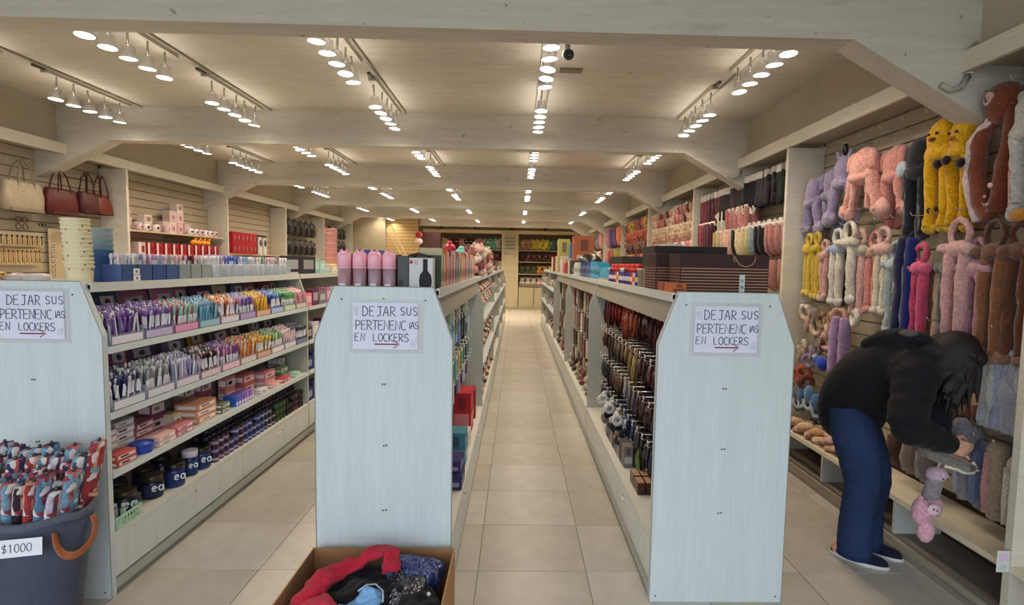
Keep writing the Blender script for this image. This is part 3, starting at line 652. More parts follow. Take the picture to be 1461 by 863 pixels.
for k in range(8):
    cc = [(42, 78, 128), (46, 84, 134), (52, 92, 140), (66, 108, 150), (128, 156, 170), (146, 168, 176), (160, 178, 182), (170, 184, 184)][k]
    place(cupm[k % 3][:2]+([],), '%s plastic cup in the stack beside the spotted cups, %s from the bottom' % ('dark blue' if k < 4 else 'pale grey-blue', ordn(k)), 'cup', (-2.165, 2.85, TZ+.001+.028*k), 0, 'nested blue cups', tint=cc, sc=(.85, .85, 1))
def binmesh(w, d, h, col=WHT):
    t = .003; g = G()
    return g.box(-d/2, d/2, -w/2, w/2, 0, t, col).box(d/2-t, d/2, -w/2, w/2, t, h, col).box(-d/2, -d/2+t, -w/2, w/2, t, h, col).box(-d/2, d/2, -w/2, -w/2+t, t, h, col).box(-d/2, d/2, w/2-t, w/2, t, h, col)
BIN = ('organizer_bin', binmesh(.108, .10, .092).mesh('organizer_bin', M_GLOSS), [])
BINC = ('organizer_bin', binmesh(.13, .10, .085).mesh('organizer_bin', M_CLEAR), [])
MK = [('felt_marker', penmesh(2).mesh('felt_marker', M_GLOSS), []), ('felt_marker', penmesh(1).mesh('felt_marker', M_GLOSS), [])]
y = 2.70
bins = [('blue', (54, 82, 132), 'white')]*2+[('blue', (50, 78, 136), 'lilac'), ('blue', (56, 86, 142), 'mint green')]+[('grey', (132, 144, 146), 'pale pink'), ('grey', (138, 150, 150), 'maroon'), ('grey', (140, 152, 152), 'white')]+[('clear', (190, 205, 214), c) for c in ('white', 'blue', 'blue', 'light blue', 'white', 'green', 'pale pink', 'lilac', 'white')]
for k, (bc, tc, pc) in enumerate(bins):
    w = .113 if bc != 'clear' else .134
    yy = y+w/2
    place(BIN if bc != 'clear' else BINC, '%s organizer bin of markers on top of the left gondola, %s from the cup stacks' % (bc, ordn(k)), 'bin', (-2.01, yy, TZ), 0, 'marker bins along the top of the left gondola', tint=tc)
    for j in range(11):
        nm = pc if random.random() < .7 else random.choice(['white', 'pale pink', 'light blue', 'lilac'])
        place(MK[(k+j) % 2], '%s marker, %s from the left in the %s bin of the top shelf' % (nm, ordn(j), ordn(k)), 'marker', (-2.01+random.uniform(-.036, .036), yy+(j-5)*.0088, TZ+.004), 0, 'markers in the bins', tint=jit(PAL[nm], 14), rot=(R(random.uniform(-5, 5)), R(random.uniform(-4, 4)), 0), fine=False)
    y += w
single('price_card', G().box(-.001, .001, -.022, .022, 0, .03, (226, 228, 226)).box(.001, .0015, -.008, .008, .008, .02, (110, 110, 110)), M_PAPER, 'small white price card, upper one on the blue bin', 'price card', None, (-1.957, 2.80, TZ+.042))
single('price_card', G().box(-.001, .001, -.024, .024, 0, .032, (226, 228, 226)).box(.001, .0015, -.006, .006, .008, .022, (110, 110, 110)), M_PAPER, 'small white price card, lower one on the blue bin', 'price card', None, (-1.957, 2.802, TZ+.007))
# translucent bags and gold bows at the near end, above the leftmost end panel
for k, (x, yy, c, nm) in enumerate([(-2.40, 2.62, (206, 196, 200), 'bag of clear pinkish beads beside the gold bow'), (-2.28, 2.60, (226, 216, 216), 'bag of pale pink fluff left of the spotted cups')]):
    g = G().ell((0, 0, .022), (.06, .045, .022), c, 12, 7, .15); single('plastic_bag', g, M_TRANS, nm+' on the gondola top', 'bag', None, (x, yy, TZ))
g = G()
for a in range(7): g.torus((.012*math.cos(a*.9), .012*math.sin(a*.9), .03), .018, .005, (222, 170, 60), 8, 5, 'xy'[a % 2])
single('gift_bow', g, M_GLOSS, 'shiny gold gift bow on top of the leftmost gondola', 'bow', None, (-2.46, 2.6, TZ-.004))
# rest of the gondola tops along the left row (seen above the bottles)
def top_boxes(x, y0, y1, z, items, where, grp):
    y = y0; k = 0
    while y < y1 and k < len(items):
        nm, c, w, d, h, lid = items[k]
        pr = carton('retail_box', w, d, h, None, [(1, .15, .85, .3, .8, mixc(c, (240, 240, 235), .55)), (-1, .15, .85, .3, .8, mixc(c, (240, 240, 235), .55)), (0, .15, .85, .3, .8, mixc(c, (240, 240, 235), .55))], lid)
        place(pr, '%s on %s, %s along' % (nm, where, ordn(k)), 'box', (x, y+w/2, z), 0, grp, tint=c)
        y += w+.012; k += 1
top_boxes(-2.3, 3.1, 4.8, TZ, [('pink and white boxed set', (206, 150, 160), .18, .12, .13, False), ('red carton', (170, 44, 52), .22, .12, .14, False), ('white carton', (210, 206, 200), .16, .1, .12, False), ('dark brown carton', (84, 56, 50), .18, .1, .12, False), ('pale green carton', (150, 180, 150), .2, .12, .12, False), ('purple fan pack', (176, 150, 196), .2, .1, .16, False), ('lilac carton', (190, 176, 206), .2, .1, .13, False)], 'the left gondola top behind the bins', 'boxes behind the bins')
top_boxes(-2.05, 4.9, 7.1, TZ, [('black case with pale stripe', (40, 38, 42), .34, .2, .17, False), ('mint green jar box', (140, 190, 180), .18, .14, .15, False), ('pale teal box', (160, 200, 196), .16, .14, .13, False), ('silver box', (170, 170, 166), .16, .12, .09, False), ('cream box', (214, 204, 170), .2, .14, .09, False), ('yellow box', (222, 186, 50), .2, .14, .1, False), ('orange box', (204, 120, 60), .2, .14, .1, False), ('white box', (210, 206, 200), .2, .14, .09, False), ('pink box', (206, 130, 150), .2, .14, .12, False)], 'the second left gondola top', 'boxes on the second left gondola top')
top_boxes(-2.1, 7.3, 9.4, TZ, [('navy striped carton', (52, 60, 120), .3, .3, .2, False), ('blue carton', (60, 76, 140), .34, .3, .3, False), ('pink carton', (196, 140, 150), .3, .2, .2, False), ('cream carton', (206, 190, 150), .3, .2, .15, False), ('white carton', (206, 200, 190), .3, .2, .15, False)], 'the third left gondola top', 'boxes on the third left gondola top')
# what the second gondola shows past the divider: pink stapler, jars, cards
for (z, lst) in ((1.1855, [('bright pink stapler-like tool', (230, 110, 140)), ('plum box', (96, 50, 76)), ('grey box', (120, 110, 120)), ('pink box', (190, 120, 150)), ('dark box', (60, 46, 60)), ('lilac box', (160, 140, 180))]), (.8755, [('dark plum box', (70, 34, 52)), ('white box', (196, 190, 200)), ('lilac box', (150, 130, 170)), ('maroon box', (100, 40, 60)), ('pink box', (190, 120, 140))]), (.5955, [('navy box', (36, 40, 96)), ('blue box', (44, 60, 130)), ('dark blue box', (30, 34, 70)), ('black box', (34, 30, 40)), ('grey box', (120, 120, 126))]), (.3055, [('navy carton', (38, 44, 96)), ('indigo carton', (50, 50, 110)), ('black carton', (34, 34, 44)), ('blue carton', (48, 64, 120))])):
    top_boxes(-1.97, 4.88, 7.1, z, [(n, c, .13+.03*(i % 3), .14, .12+.03*(i % 2), False) for i, (n, c) in enumerate(lst)], 'the second left gondola at %s height' % ('eye' if z > 1 else 'waist' if z > .8 else 'knee' if z > .5 else 'floor'), 'boxes on the second left gondola')

# ================================================================== LEFT WALL
def wire_hook(side, xw, y, z, l=.2):
    d = -side
    g = G().box(min(xw, xw+d*.004), max(xw, xw+d*.004), y-.012, y+.012, z-.02, z+.02, (214, 210, 200))
    g.tube([(xw, y, z), (xw+d*l, y, z-.004), (xw+d*(l+.012), y, z+.014)], .0028, 5, (225, 222, 214))
    return g
def tote(col, label, y, w, h, zt, hd=.17, curved=False, grp=None):
    t = thing('handbag', label, 'bag', (-4.62, y, zt-hd-h), grp)
    g = G()
    n = 9; vs = []; fs = []
    prof = [(0, .60, .9), (.05, .98, 1.0), (.5, 1.03, 1.0), (.9, .93, .82), (1, .90, .6)] if not curved else [(0, .8, .9), (.06, 1.06, 1.05), (.4, 1.02, 1.0), (.8, .7, .8), (1, .5, .5)]
    sgn = [(-1, -1), (1, -1), (1, 1), (-1, 1)]
    for (q, fw_, fd) in prof:
        for i in range(16):
            a = 2*PI*i/16; cx = abs(math.cos(a))**.5*math.copysign(1, math.cos(a)); cy = abs(math.sin(a))**.5*math.copysign(1, math.sin(a))
            vs.append((cx*.055*fd, cy*w/2*fw_, q*h))
    for k in range(len(prof)-1):
        for i in range(16):
            j = (i+1) % 16; fs.append((k*16+i, k*16+j, k*16+16+j, k*16+16+i))
    fs += [tuple(range(15, -1, -1)), tuple(len(vs)-16+i for i in range(16))]
    g.add(vs, fs, col, True); put('body', g, M_LEATH, t)
    for s in (1, -1):
        put('strap', G().tube([(s*.04, -w*.22, h*.82), (s*.045, -w*.2, h*1.02), (s*.03, -w*.13, h+hd*.7), (s*.015, 0, h+hd), (s*.03, w*.13, h+hd*.7), (s*.045, w*.2, h*1.02), (s*.04, w*.22, h*.82)], .0075, 7, mixc(col, (40, 20, 15), .25)), M_LEATH, t)
    put('zip', G().tube([(0, -w*.4, h), (0, w*.4, h)], .004, 5, mixc(col, (60, 50, 40), .5)), M_GLOSS, t)
    put('stitched_base', G().box(-.05, .056, -w*.42, w*.42, .0, .03, mixc(col, (40, 25, 20), .3)), M_LEATH, t)
    single('display_hook', wire_hook(-1, XLB, y, zt-.005), M_CHROME, 'chrome hook of the %s' % label, 'hook')
tote((178, 164, 138), 'large beige tote bag hanging on the left slatwall', 5.14, .40, .28, 2.49, .2)
tote((98, 34, 30), 'dark red tote bag hanging beside the beige tote', 5.56, .36, .26, 2.47, .19)
tote((88, 36, 32), 'dark maroon handbag hanging behind the brown one', 5.90, .24, .22, 2.50, .21)
tote((116, 46, 30), 'reddish brown trapezoid handbag nearest the shelf divider', 6.09, .25, .22, 2.50, .21, True)
# sunglasses, pouch, comb cards, necklace cards, hanging gems
def gl(y, z, label, c, big):
    g = G()
    for s in (-1, 1):
        for q in (0, 1): g.torus((0, s*.03*big, z-q*.055*big if big > 1 else z), .024*big, .004, c, 10, 5, 'x')
    g.tube([(-.01, -.09*big, z+.01), (0, 0, z+.012), (-.01, .09*big, z+.01)], .002, 4, c)
    single('sunglasses', g, M_GLOSS, label, 'glasses', None, (-4.69, y, 0))
gl(5.20, 1.94, 'two stacked pairs of brown round sunglasses on the left slatwall', (96, 62, 36), 1.15)
gl(5.42, 1.905, 'small dark sunglasses on the left slatwall beside the green pouch', (40, 34, 30), .7)
single('hair_bow', G().ell((0, -.04, 0), (.03, .05, .045), (60, 90, 70), 8, 6, .1).ell((0, .05, -.01), (.035, .06, .05), (36, 30, 34), 8, 6, .1), M_FAB, 'dark green and black bow pouch above the spotted cups', 'bow', None, (-4.6, 5.66, 1.90))
def card_row(y0, z, n, dy, cw, ch, c1, c2, nm, grp, x=-4.685):
    for k in range(n):
        g = G().box(-.002, .002, -cw/2, cw/2, -ch, 0, jit(c1, 8))
        o = single('jewellery_card', g, M_PAPER, '%s, %s from the left' % (nm, ordn(k)), 'card', grp, (x, y0+dy*k, z))
        p = G().ell((.006, 0, -ch*.12), (.006, cw*.35, ch*.1), N(c2), 6, 4); p.tube([(.005, 0, -ch*.2), (.006, 0, -ch*.85)], .004, 5, N(mixc(c2, c1, .3)))
        put('trinket', p, M_GLOSS, o)
card_row(4.72, 1.80, 14, .052, .042, .11, (186, 160, 116), (40, 30, 26), 'tan card with dark earrings in the upper card row', 'earring cards in the upper row')
card_row(4.72, 1.665, 15, .046, .036, .15, (196, 168, 120), (120, 76, 44), 'tan card with brown clip in the lower card row', 'clip cards in the lower row')
for k in range(7):
    single('display_bust_card', G().box(-.002, .002, -.02, .02, 0, .028, (206, 190, 160)).ell((.004, 0, .014), (.004, .008, .008), N((40, 36, 38)), 6, 4), M_PAPER, 'small stud card on the hanging strip, %s from the top' % ordn(k), 'card', 'stud cards on the strip', (-4.68, 5.53, 1.70-.05*k))
single('display_board', G().cbox(-.01, .01, -.15, .15, 0, .56, .01, (184, 166, 132)), M_MATTE, 'plain beige display board behind the spotted cups', 'board', None, (-4.70, 5.64, 1.32))
# bay two: shelf with boxes and mugs, red boxes below
def wall_shelf(y0, y1, z, label):
    t = thing('wall_bracket_shelf', label, 'shelf', (-4.74, y0, z)); t.location = (0, 0, 0)
    put('board', G().cbox(XLB+.001, XL-.03, y0, y1, z-.02, z, .003, (196, 180, 146)), M_WOODL, t)
    for yy in (y0+.2, (y0+y1)/2, y1-.2): put('bracket', G().prism([(XLB+.001, z-.021), (XL-.1, z-.021), (XLB+.001, z-.09)], 'y', yy-.003, yy+.003, (190, 180, 160)), M_CHROME, t)
wall_shelf(6.29, 8.33, 1.93, 'beige bracket shelf of mugs and gift boxes on the left wall')
mug = G().lathe([(.034, 0), (.038, .01), (.038, .085), (.035, .085), (.033, .008)], (0, 0, 0), 12, WHT, False)
mug.lathe([(.0001, .01), (.034, .01)], (0, 0, 0), 12, WHT, False)
MUG = ('mug', mug.mesh('mug', M_GLOSS), [('handle', G().torus((.0, .052, .045), .022, .005, WHT, 8, 5, 'x', 1.1).mesh('handle', M_GLOSS), []), ('printed_dots', G().ell((.038, 0, .045), (.002, .016, .018), N((60, 50, 54)), 8, 5).mesh('printed_dots', M_PAPER), [])])
xx = 0
for k, yy in enumerate([6.50, 6.62, 6.80, 7.0, 7.5, 7.62, 7.74, 7.86, 7.98, 8.1]):
    place(MUG, 'white printed mug on the left bracket shelf, %s from the left' % ordn(k), 'mug', (-4.50, yy, 1.931), random.uniform(-.3, .3), 'mugs on the bracket shelf', tint=(226, 212, 206) if k % 3 else (206, 170, 176))
GB = carton('gift_box', .14, .1, .15, None, [(1, .15, .85, .1, .9, (214, 180, 184)), (1, .3, .7, .25, .6, (150, 96, 106)), (0, .1, .9, .1, .9, (206, 176, 170))])
GS = carton('gift_box', .13, .1, .1, None, [(1, .1, .9, .2, .85, (196, 160, 150)), (1, .35, .65, .3, .7, (104, 76, 84))])
for k, (yy, z, pr, c) in enumerate([(6.42, 1.931, GB, (214, 190, 186)), (6.42, 2.082, GS, (206, 160, 166)), (6.60, 2.03, GS, (214, 204, 196)), (6.78, 1.931, GS, (200, 168, 168)), (6.78, 2.032, GS, (222, 212, 206)), (6.95, 1.931, GS, (190, 176, 170)), (7.12, 1.931, GB, (196, 186, 176)), (7.26, 1.931, GB, (222, 210, 200)), (7.26, 2.082, GB, (206, 186, 176)), (7.41, 1.931, GB, (210, 150, 156)), (7.41, 2.082, GB, (226, 206, 200)), (7.41, 2.233, GS, (220, 200, 200)), (7.57, 1.931, GB, (206, 176, 186)), (7.95, 1.931, GS, (190, 180, 176)), (8.1, 1.931, GS, (96, 70, 66))]):
    if k == 2: z = 1.931
    place(pr, '%s gift box on the left bracket shelf, %s counted from the left' % ('pale pink' if c[1] < 180 else 'cream', ordn(k)), 'box', (-4.62, yy, z), 0, 'gift boxes on the bracket shelf', tint=c)
wall_shelf(6.29, 8.33, 1.62, 'lower bracket shelf of red boxes on the left wall')
RB = carton('cosmetic_box', .12, .14, .17, None, [(1, .0, .28, 0, 1, (226, 206, 206)), (1, .45, .8, .3, .75, (120, 16, 24))])
for k in range(11):
    place(RB, 'red and white box on the lower left bracket shelf, %s from the left' % ordn(k), 'box', (-4.55, 6.52+.16*k, 1.621), 0, 'red and white boxes', tint=(168, 24, 34) if k else (206, 180, 176))
for k in range(4):
    single('toy_duck', G().ell((0, 0, .04), (.045, .06, .04), (232, 150, 40), 10, 6).ell((.01, .03, .09), (.03, .03, .03), (236, 166, 50), 8, 6).ell((.04, .03, .085), (.012, .012, .006), (220, 90, 30), 6, 4), M_GLOSS, 'orange and yellow toy on the red boxes, %s from the left' % ordn(k), 'toy', 'orange toys', (-4.52, 7.6+.11*k, 1.79))
for k in range(6):
    yy = 8.6+.13*k
    g = carton('shoe_box', .13, .2, .17, None, [(1, .1, .9, .2, .8, (150, 20, 30)), (1, .4, .6, .3, .7, (230, 190, 190))])
    for j in range(2): place(g, 'red square gift box on the third bay shelf, %s column, %s' % (ordn(k), 'upper' if j else 'lower'), 'box', (-4.56, yy, 1.70+.172*j), 0, 'red square gift boxes', tint=(176, 22, 34))
wall_shelf(8.41, 10.4, 1.699, 'bracket shelf of red gift boxes, third bay of the left wall')
SLM = G().cbox(-.02, .02, -.06, .06, 0, .3, .03, (232, 226, 220)).ell((.02, 0, .2), (.02, .04, .06), (90, 80, 78), 10, 6)
slm = SLM.mesh('boxed_slipper', M_FUR)
for k in range(2): tag(obj('boxed_slipper', slm, None, (-4.5, 9.5+.17*k, 1.70)), 'white slipper on black card beside the red boxes, %s' % ('left' if k == 0 else 'right'), 'slipper', 'white slippers')
single('card_back', G().box(-.03, -.022, 9.4, 9.78, 1.70, 2.04, (56, 46, 44)), M_PAPER, 'black card back behind the two white slippers', 'card', None, (-4.5, 0, 0))
# bay four black bags, bay five pink pouches
def hang_pack(proto, x, y, z, label, cat, grp, tint, sc=None, rz=0):
    return place(proto, label, cat, (x, y, z), rz, grp, tint, sc)
BPM = G().cbox(-.05, .05, -.13, .13, -.34, -.04, .03, WHT, True).tube([(0, -.05, -.05), (0, -.03, 0), (0, .03, 0), (0, .05, -.05)], .008, 6, WHT)
BPACK = ('backpack', BPM.mesh('backpack', M_LEATH), [('pocket', G().cbox(.05, .075, -.09, .09, -.30, -.15, .012, WHT).mesh('pocket', M_LEATH), [('zip', G().tube([(.077, -.08, -.16), (.077, .08, -.16)], .004, 4, N((170, 160, 140))).mesh('zip', M_GLOSS), [])])])
for k in range(6):
    for j in range(2):
        place(BPACK, 'black small backpack, left wall fourth bay, %s row, %s from the left' % (['top', 'lower'][j], ordn(k)), 'bag', (-4.6, 10.62+.3*k, 2.46-.4*j), 0, 'black bags in the fourth bay', tint=jit((32, 26, 28), 6))
for k in range(7):
    for j in range(3):
        nm, c = [('salmon pink', (206, 110, 110)), ('red', (150, 50, 54)), ('black', (36, 30, 32)), ('pale pink', (220, 160, 160))][(k+j) % 4 if k < 4 else 2]
        place(BPACK, '%s pouch, left wall fifth bay, %s row, %s from the left' % (nm, ['top', 'middle', 'lower'][j], ordn(k)), 'bag', (-4.58, 12.66+.26*k, 2.46-.33*j), 0, 'pouches in the fifth bay', tint=jit(c, 8), sc=(.9, .8, .85))
for k in range(8):
    for j in range(1):
        place(cupm[0][:2]+([],), 'pink patterned tumbler in the tall stack beyond the pink-capped cylinders, %s from the bottom' % ordn(k), 'cup', (-2.32, 6.75, TZ+.001+.06*k), 0, 'tall stacks of pink tumblers', tint=(206, 150, 140), sc=1.35, fine=False)
# ================================================================== TOP OF THE MIDDLE GONDOLA
for k, (x, y) in enumerate([(-.808, 2.53), (-.736, 2.53), (-.666, 2.53), (-.598, 2.53)]):
    t = thing('brush_bottle', 'pink-capped clear cylinder on the middle gondola, %s from the left' % ordn(k), 'bottle', (x, y, TZ), 'pink-capped cylinders')
    put('clear_tube', G().lathe([(.028, 0), (.030, .003), (.030, .100)], (0, 0, 0), 16, (216, 176, 186), True), M_TRANS, t)
    c = G().lathe([(.0325, .098), (.0325, .150), (.030, .162), (.022, .172), (.0, .174)], (0, 0, 0), 16, (255, 184, 198)); put('cap', c, M_GLOSS, t)
    put('rim', G().lathe([(.0335, .096), (.0335, .101)], (0, 0, 0), 16, (246, 196, 208)), M_GLOSS, t)
    g = G()
    for s in (-1, 1): g.lathe([(.009, 0), (.009, .010), (.004, .016)], (s*.012, 0, .168), 8, (240, 156, 178))
    put('cap_nub', g, M_GLOSS, t)
    put('contents', G().lathe([(.022, .004), (.022, .09)], (0, 0, 0), 10, [(180, 90, 112), (150, 130, 140), (140, 140, 150), (150, 140, 150)][k]), M_MATTE, t)
    put('small_label', G().box(-.014, .014, -.0312, -.0305, .006, .026, (232, 226, 226)), M_PAPER, t)
    single('brush_bottle', G().lathe([(.026, 0), (.026, .15), (.02, .165)], (0, 0, 0), 14, (120, 24, 50)), M_GLOSS, 'deep crimson cylinder behind the pink-capped one, %s from the left' % ordn(k), 'bottle', 'crimson cylinders', (x+.03, y+.075, TZ))
pr = carton('speaker_box', .11, .055, .158, M_GLOSS, [(0, .1, .5, .1, .3, (70, 60, 62))])
place(pr, 'glossy black box between the pink bottles and the white brush box', 'box', (-.532, 2.575, TZ), 0, None, tint=(26, 24, 26))
t = thing('brush_box', 'white box with a black paddle brush pictured on its front', 'box', (-.452, 2.56, TZ))
put('carton', G().cbox(-.058, .058, -.035, .035, 0, .150, .002, (214, 212, 212)), M_PAPER, t)
g = G(); g.M = Matrix.Translation((.018, -.0355, 0)) @ Matrix.Rotation(R(90), 4, 'X')
g.lathe([(.0, 0), (.001, .0004)], (0, 0, 0), 6, (24, 22, 24), False)
g.M = None
def plate(g, pts, y, th, col): g.prism(pts, 'y', y-th, y, col)
plate(g, [(-.012+.024, .145), (-.012+.024+.022, .145), (.034, .090), (.050, .070), (.058-.004, .045), (.052, .020), (.043, .0015), (.004, .0015), (-.004, .020), (-.006, .045), (-.002, .070), (.012, .090)], -.0352, .0006, (26, 24, 26))
put('printed_brush', g, M_INK, t)
put('printed_label', G().box(-.050, -.036, -.0357, -.0352, .122, .138, (170, 70, 78)).box(-.030, -.010, -.0357, -.0352, .118, .138, (226, 170, 170)), M_PAPER, t)
single('black_tray', G().cbox(-.05, .05, -.03, .03, 0, .152, .01, (34, 32, 34)).tube([(-.05, -.02, .155), (-.02, -.02, .17), (.04, -.02, .158)], .006, 6, (26, 24, 26)), M_GLOSS, 'black folded case directly behind the white brush box', 'case', None, (-.455, 2.645, TZ))
single('black_tray', G().cbox(-.08, .08, -.03, .03, 0, .158, .01, (42, 38, 38)).tube([(-.08, 0, .16), (-.03, 0, .175), (.06, 0, .162)], .006, 6, (30, 28, 28)), M_GLOSS, 'dark folded case second behind the white brush box', 'case', None, (-.47, 2.73, TZ))
# packed notebooks and boxes along the right edge of the top
NB = [((70, 76, 60), 'dark olive'), ((196, 180, 140), 'beige'), ((96, 104, 86), 'grey green'), ((222, 212, 180), 'cream'), ((206, 92, 46), 'orange'), ((214, 104, 60), 'bright orange'), ((190, 180, 176), 'pale grey'), ((160, 60, 56), 'brick red'), ((206, 120, 120), 'rose'), ((150, 50, 60), 'crimson'), ((196, 190, 180), 'stone'), ((180, 84, 84), 'faded red'), ((110, 130, 120), 'sage'), ((206, 176, 160), 'peach'), ((120, 60, 70), 'wine'), ((80, 80, 96), 'slate'), ((160, 150, 140), 'taupe'), ((196, 90, 84), 'coral'), ((86, 60, 60), 'dark brown'), ((190, 186, 176), 'off-white')]
y = 2.62
for k in range(48):
    c, n = NB[k % 20]; w = [.028, .05, .035, .03, .075, .04, .05][k % 7]
    pr = carton('notebook_pack', w*.9, .11, .165+.012*((k*3) % 4), None, [(1, .15, .85, .06, .94, mixc(c, (255, 250, 240), .25)), (1, .3, .7, .2, .5, mixc(c, (30, 20, 30), .3))])
    place(pr, '%s upright pack in the row on the middle gondola, %s from the front' % (n, ordn(k)), 'pack', (-.425, y+w/2, TZ), 0, 'upright packs along the middle gondola top', tint=c)
    y += w
    if y > 4.72: break
single('red_ball_toy', G().ell((0, 0, .035), (.04, .04, .035), (190, 40, 60), 12, 8).ell((0, 0, .075), (.015, .015, .012), (200, 60, 80), 8, 5), M_GLOSS, 'red round toy on top of the upright packs', 'toy', None, (-.43, 3.45, TZ+.185))
single('teal_toy', G().ell((0, 0, .022), (.04, .05, .03), (86, 170, 160), 10, 6, .1).ell((0, .05, .05), (.025, .025, .025), (96, 180, 170), 8, 5), M_GLOSS, 'teal toy on top of the upright packs beyond the red one', 'toy', None, (-.425, 4.05, TZ+.186))
top_boxes(-.72, 2.68, 4.8, TZ, [('dark plum carton', (96, 36, 50), .3, .2, .12, False), ('red carton', (150, 40, 48), .3, .2, .13, False), ('grey carton', (110, 104, 100), .3, .2, .13, False), ('black carton', (40, 36, 36), .3, .2, .12, False), ('white carton', (196, 190, 180), .3, .2, .12, False)], 'the middle gondola top, left half', 'boxes on the left half of the middle gondola top')
# pink and cream bunches hanging from stands beyond
def plushball(c, r):
    return G().ell((0, 0, 0), (r, r, r*.9), WHT, 9, 6, .10)
PB = ('plush_charm', plushball(None, .05).mesh('plush_charm', M_FUR), [('ear', G().ell((0, .028, .045), (.018, .018, .02), WHT, 6, 4).ell((0, -.028, .045), (.018, .018, .02), WHT, 6, 4).mesh('ear', M_FUR), []), ('face', G().ell((.047, .016, .008), (.004, .005, .005), N((30, 24, 24)), 5, 4).ell((.047, -.016, .008), (.004, .005, .005), N((30, 24, 24)), 5, 4).mesh('face', M_GLOSS), [])])
def stand(x, y, z, h, label):
    t = thing('wire_stand', label, 'stand', (x, y, z))
    put('pole', G().cyl(0, 0, 0, h, .008, 8, (150, 140, 130)).cyl(0, 0, 0, .01, .09, 14, (150, 140, 130)), M_CHROME, t)
    put('arm', G().tube([(-.1, 0, h-.02), (.1, 0, h-.02)], .004, 5, (190, 186, 180)).tube([(0, -.1, h-.14), (0, .1, h-.14)], .004, 5, (190, 186, 180)), M_CHROME, t)
bp = [((226, 178, 170), 'pale pink'), ((214, 196, 168), 'cream'), ((196, 120, 116), 'rose'), ((150, 96, 76), 'brown'), ((228, 206, 196), 'off-white'), ((120, 60, 60), 'dark red')]
for s, (x, y, h) in enumerate([(-.44, 5.5, .34), (-.42, 6.6, .36)]):
    stand(x, y, TZ, h, 'wire stand of pink plush charms on the middle row, %s' % ['nearer', 'farther'][s])
    for k in range(20):
        c, n = bp[(k+s) % 6]; a = k*2.4
        place(PB, '%s plush charm on the %s wire stand, %s in the spiral from the bottom' % (n, ['nearer', 'farther'][s], ordn(k)), 'plush charm', (x+.085*math.cos(a), y+.085*math.sin(a), TZ+.05+k*.0125), a-1.6, 'plush charms on the %s stand' % ['nearer', 'farther'][s], tint=jit(c, 10))
top_boxes(-.5, 5.6, 7.1, TZ, [('brown carton', (110, 70, 56), .3, .2, .22, False), ('cream carton', (200, 180, 150), .3, .2, .18, False)], 'the second middle gondola top', 'boxes on the second middle gondola top')
top_boxes(-.5, 7.3, 9.4, TZ, [('brown carton', (120, 76, 54), .3, .2, .2, False), ('dark red carton', (90, 40, 40), .3, .2, .22, False), ('black carton', (34, 30, 30), .3, .2, .2, False), ('white carton', (196, 190, 180), .3, .2, .18, False), ('lime green carton', (150, 170, 70), .2, .2, .2, False)], 'the third middle gondola top', 'boxes on the third middle gondola top')

# right-hand face of the middle gondola: pegs with packs near, plush and boxes further
MX = -.289; MS = -.604
def peg(x, y, z, l, d, label, grp, price=True):
    """chrome display peg projecting in +x*d from the spine"""
    g = G().box(min(x, x+d*.004), max(x, x+d*.004), y-.02, y+.02, z-.012, z+.012, (196, 194, 188))
    g.tube([(x, y, z), (x+d*l, y, z), (x+d*(l+.01), y, z+.012)], .0032, 5, (232, 230, 224))
    g.tube([(x, y, z+.03), (x+d*(l+.004), y, z+.03)], .0022, 4, (214, 212, 206))
    o = single('display_peg', g, M_CHROME, label, 'peg', grp)
    if price: put('price_plate', G().box(min(x+d*(l+.003), x+d*(l+.005)), max(x+d*(l+.003), x+d*(l+.005)), y-.012, y+.012, z+.018, z+.036, (224, 222, 214)), M_PAPER, o)
    return o
def hcard(w, h, nclip):
    g = G().box(-.0015, .0015, -w/2, w/2, -h, .012, (176, 150, 140))
    k = G()
    for q in range(nclip):
        yy = w*(-.3+.6*(q/max(1, nclip-1)) if nclip > 1 else 0)
        z0 = -h*random.uniform(.1, .2); z1 = -h*random.uniform(.85, 1.15)
        k.tube([(.005, yy, z0), (.012, yy+.004, (z0+z1)/2), (.005, yy-.002, z1)], [w*.10, w*.17, w*.08], 6, mixc(WHT, (90, 80, 80), random.random()*.6))
    return ('hair_clip_card', g.mesh('hair_clip_card', M_PAPER), [('clip', k.mesh('clip', M_GLOSS), [])])
HC = [hcard(.05, .15, 2), hcard(.045, .19, 3), hcard(.06, .12, 1), hcard(.055, .17, 3), hcard(.04, .2, 2), hcard(.06, .14, 4)]
def cloth_pack(w, h):
    g = G().cbox(-.010, .010, -w/2, w/2, -h, -.02, .006, WHT)
    k = G().box(.0102, .0112, -w*.34, w*.34, -.05, -.024, N((222, 222, 214))).box(-.001, .001, -.012, .012, -.022, .006, N((222, 222, 214)))
    return ('folded_pack', g.mesh('folded_pack', M_FAB), [('header_card', k.mesh('header_card', M_PAPER), [])])
CP = [cloth_pack(.12, .24), cloth_pack(.08, .2)]
rows = [(1.34, [('green and white', (150, 176, 150)), ('black and white', (200, 204, 190)), ('olive', (120, 134, 100)), ('mint', (170, 196, 170)), ('black', (36, 36, 36))]),
        (1.24, [('light blue', (136, 172, 206)), ('pale blue', (150, 184, 212)), ('denim blue', (84, 112, 150)), ('navy', (40, 50, 84)), ('black', (34, 34, 40)), ('dark slate', (60, 66, 80))]),
        (.98, [('teal', (70, 130, 126)), ('dark green', (44, 74, 66)), ('sea green', (90, 150, 140)), ('tan', (190, 140, 80)), ('green', (110, 140, 80))]),
        (.82, [('lilac', (156, 136, 176)), ('navy', (40, 44, 70)), ('pale lilac', (186, 170, 200)), ('black', (40, 36, 46))])]
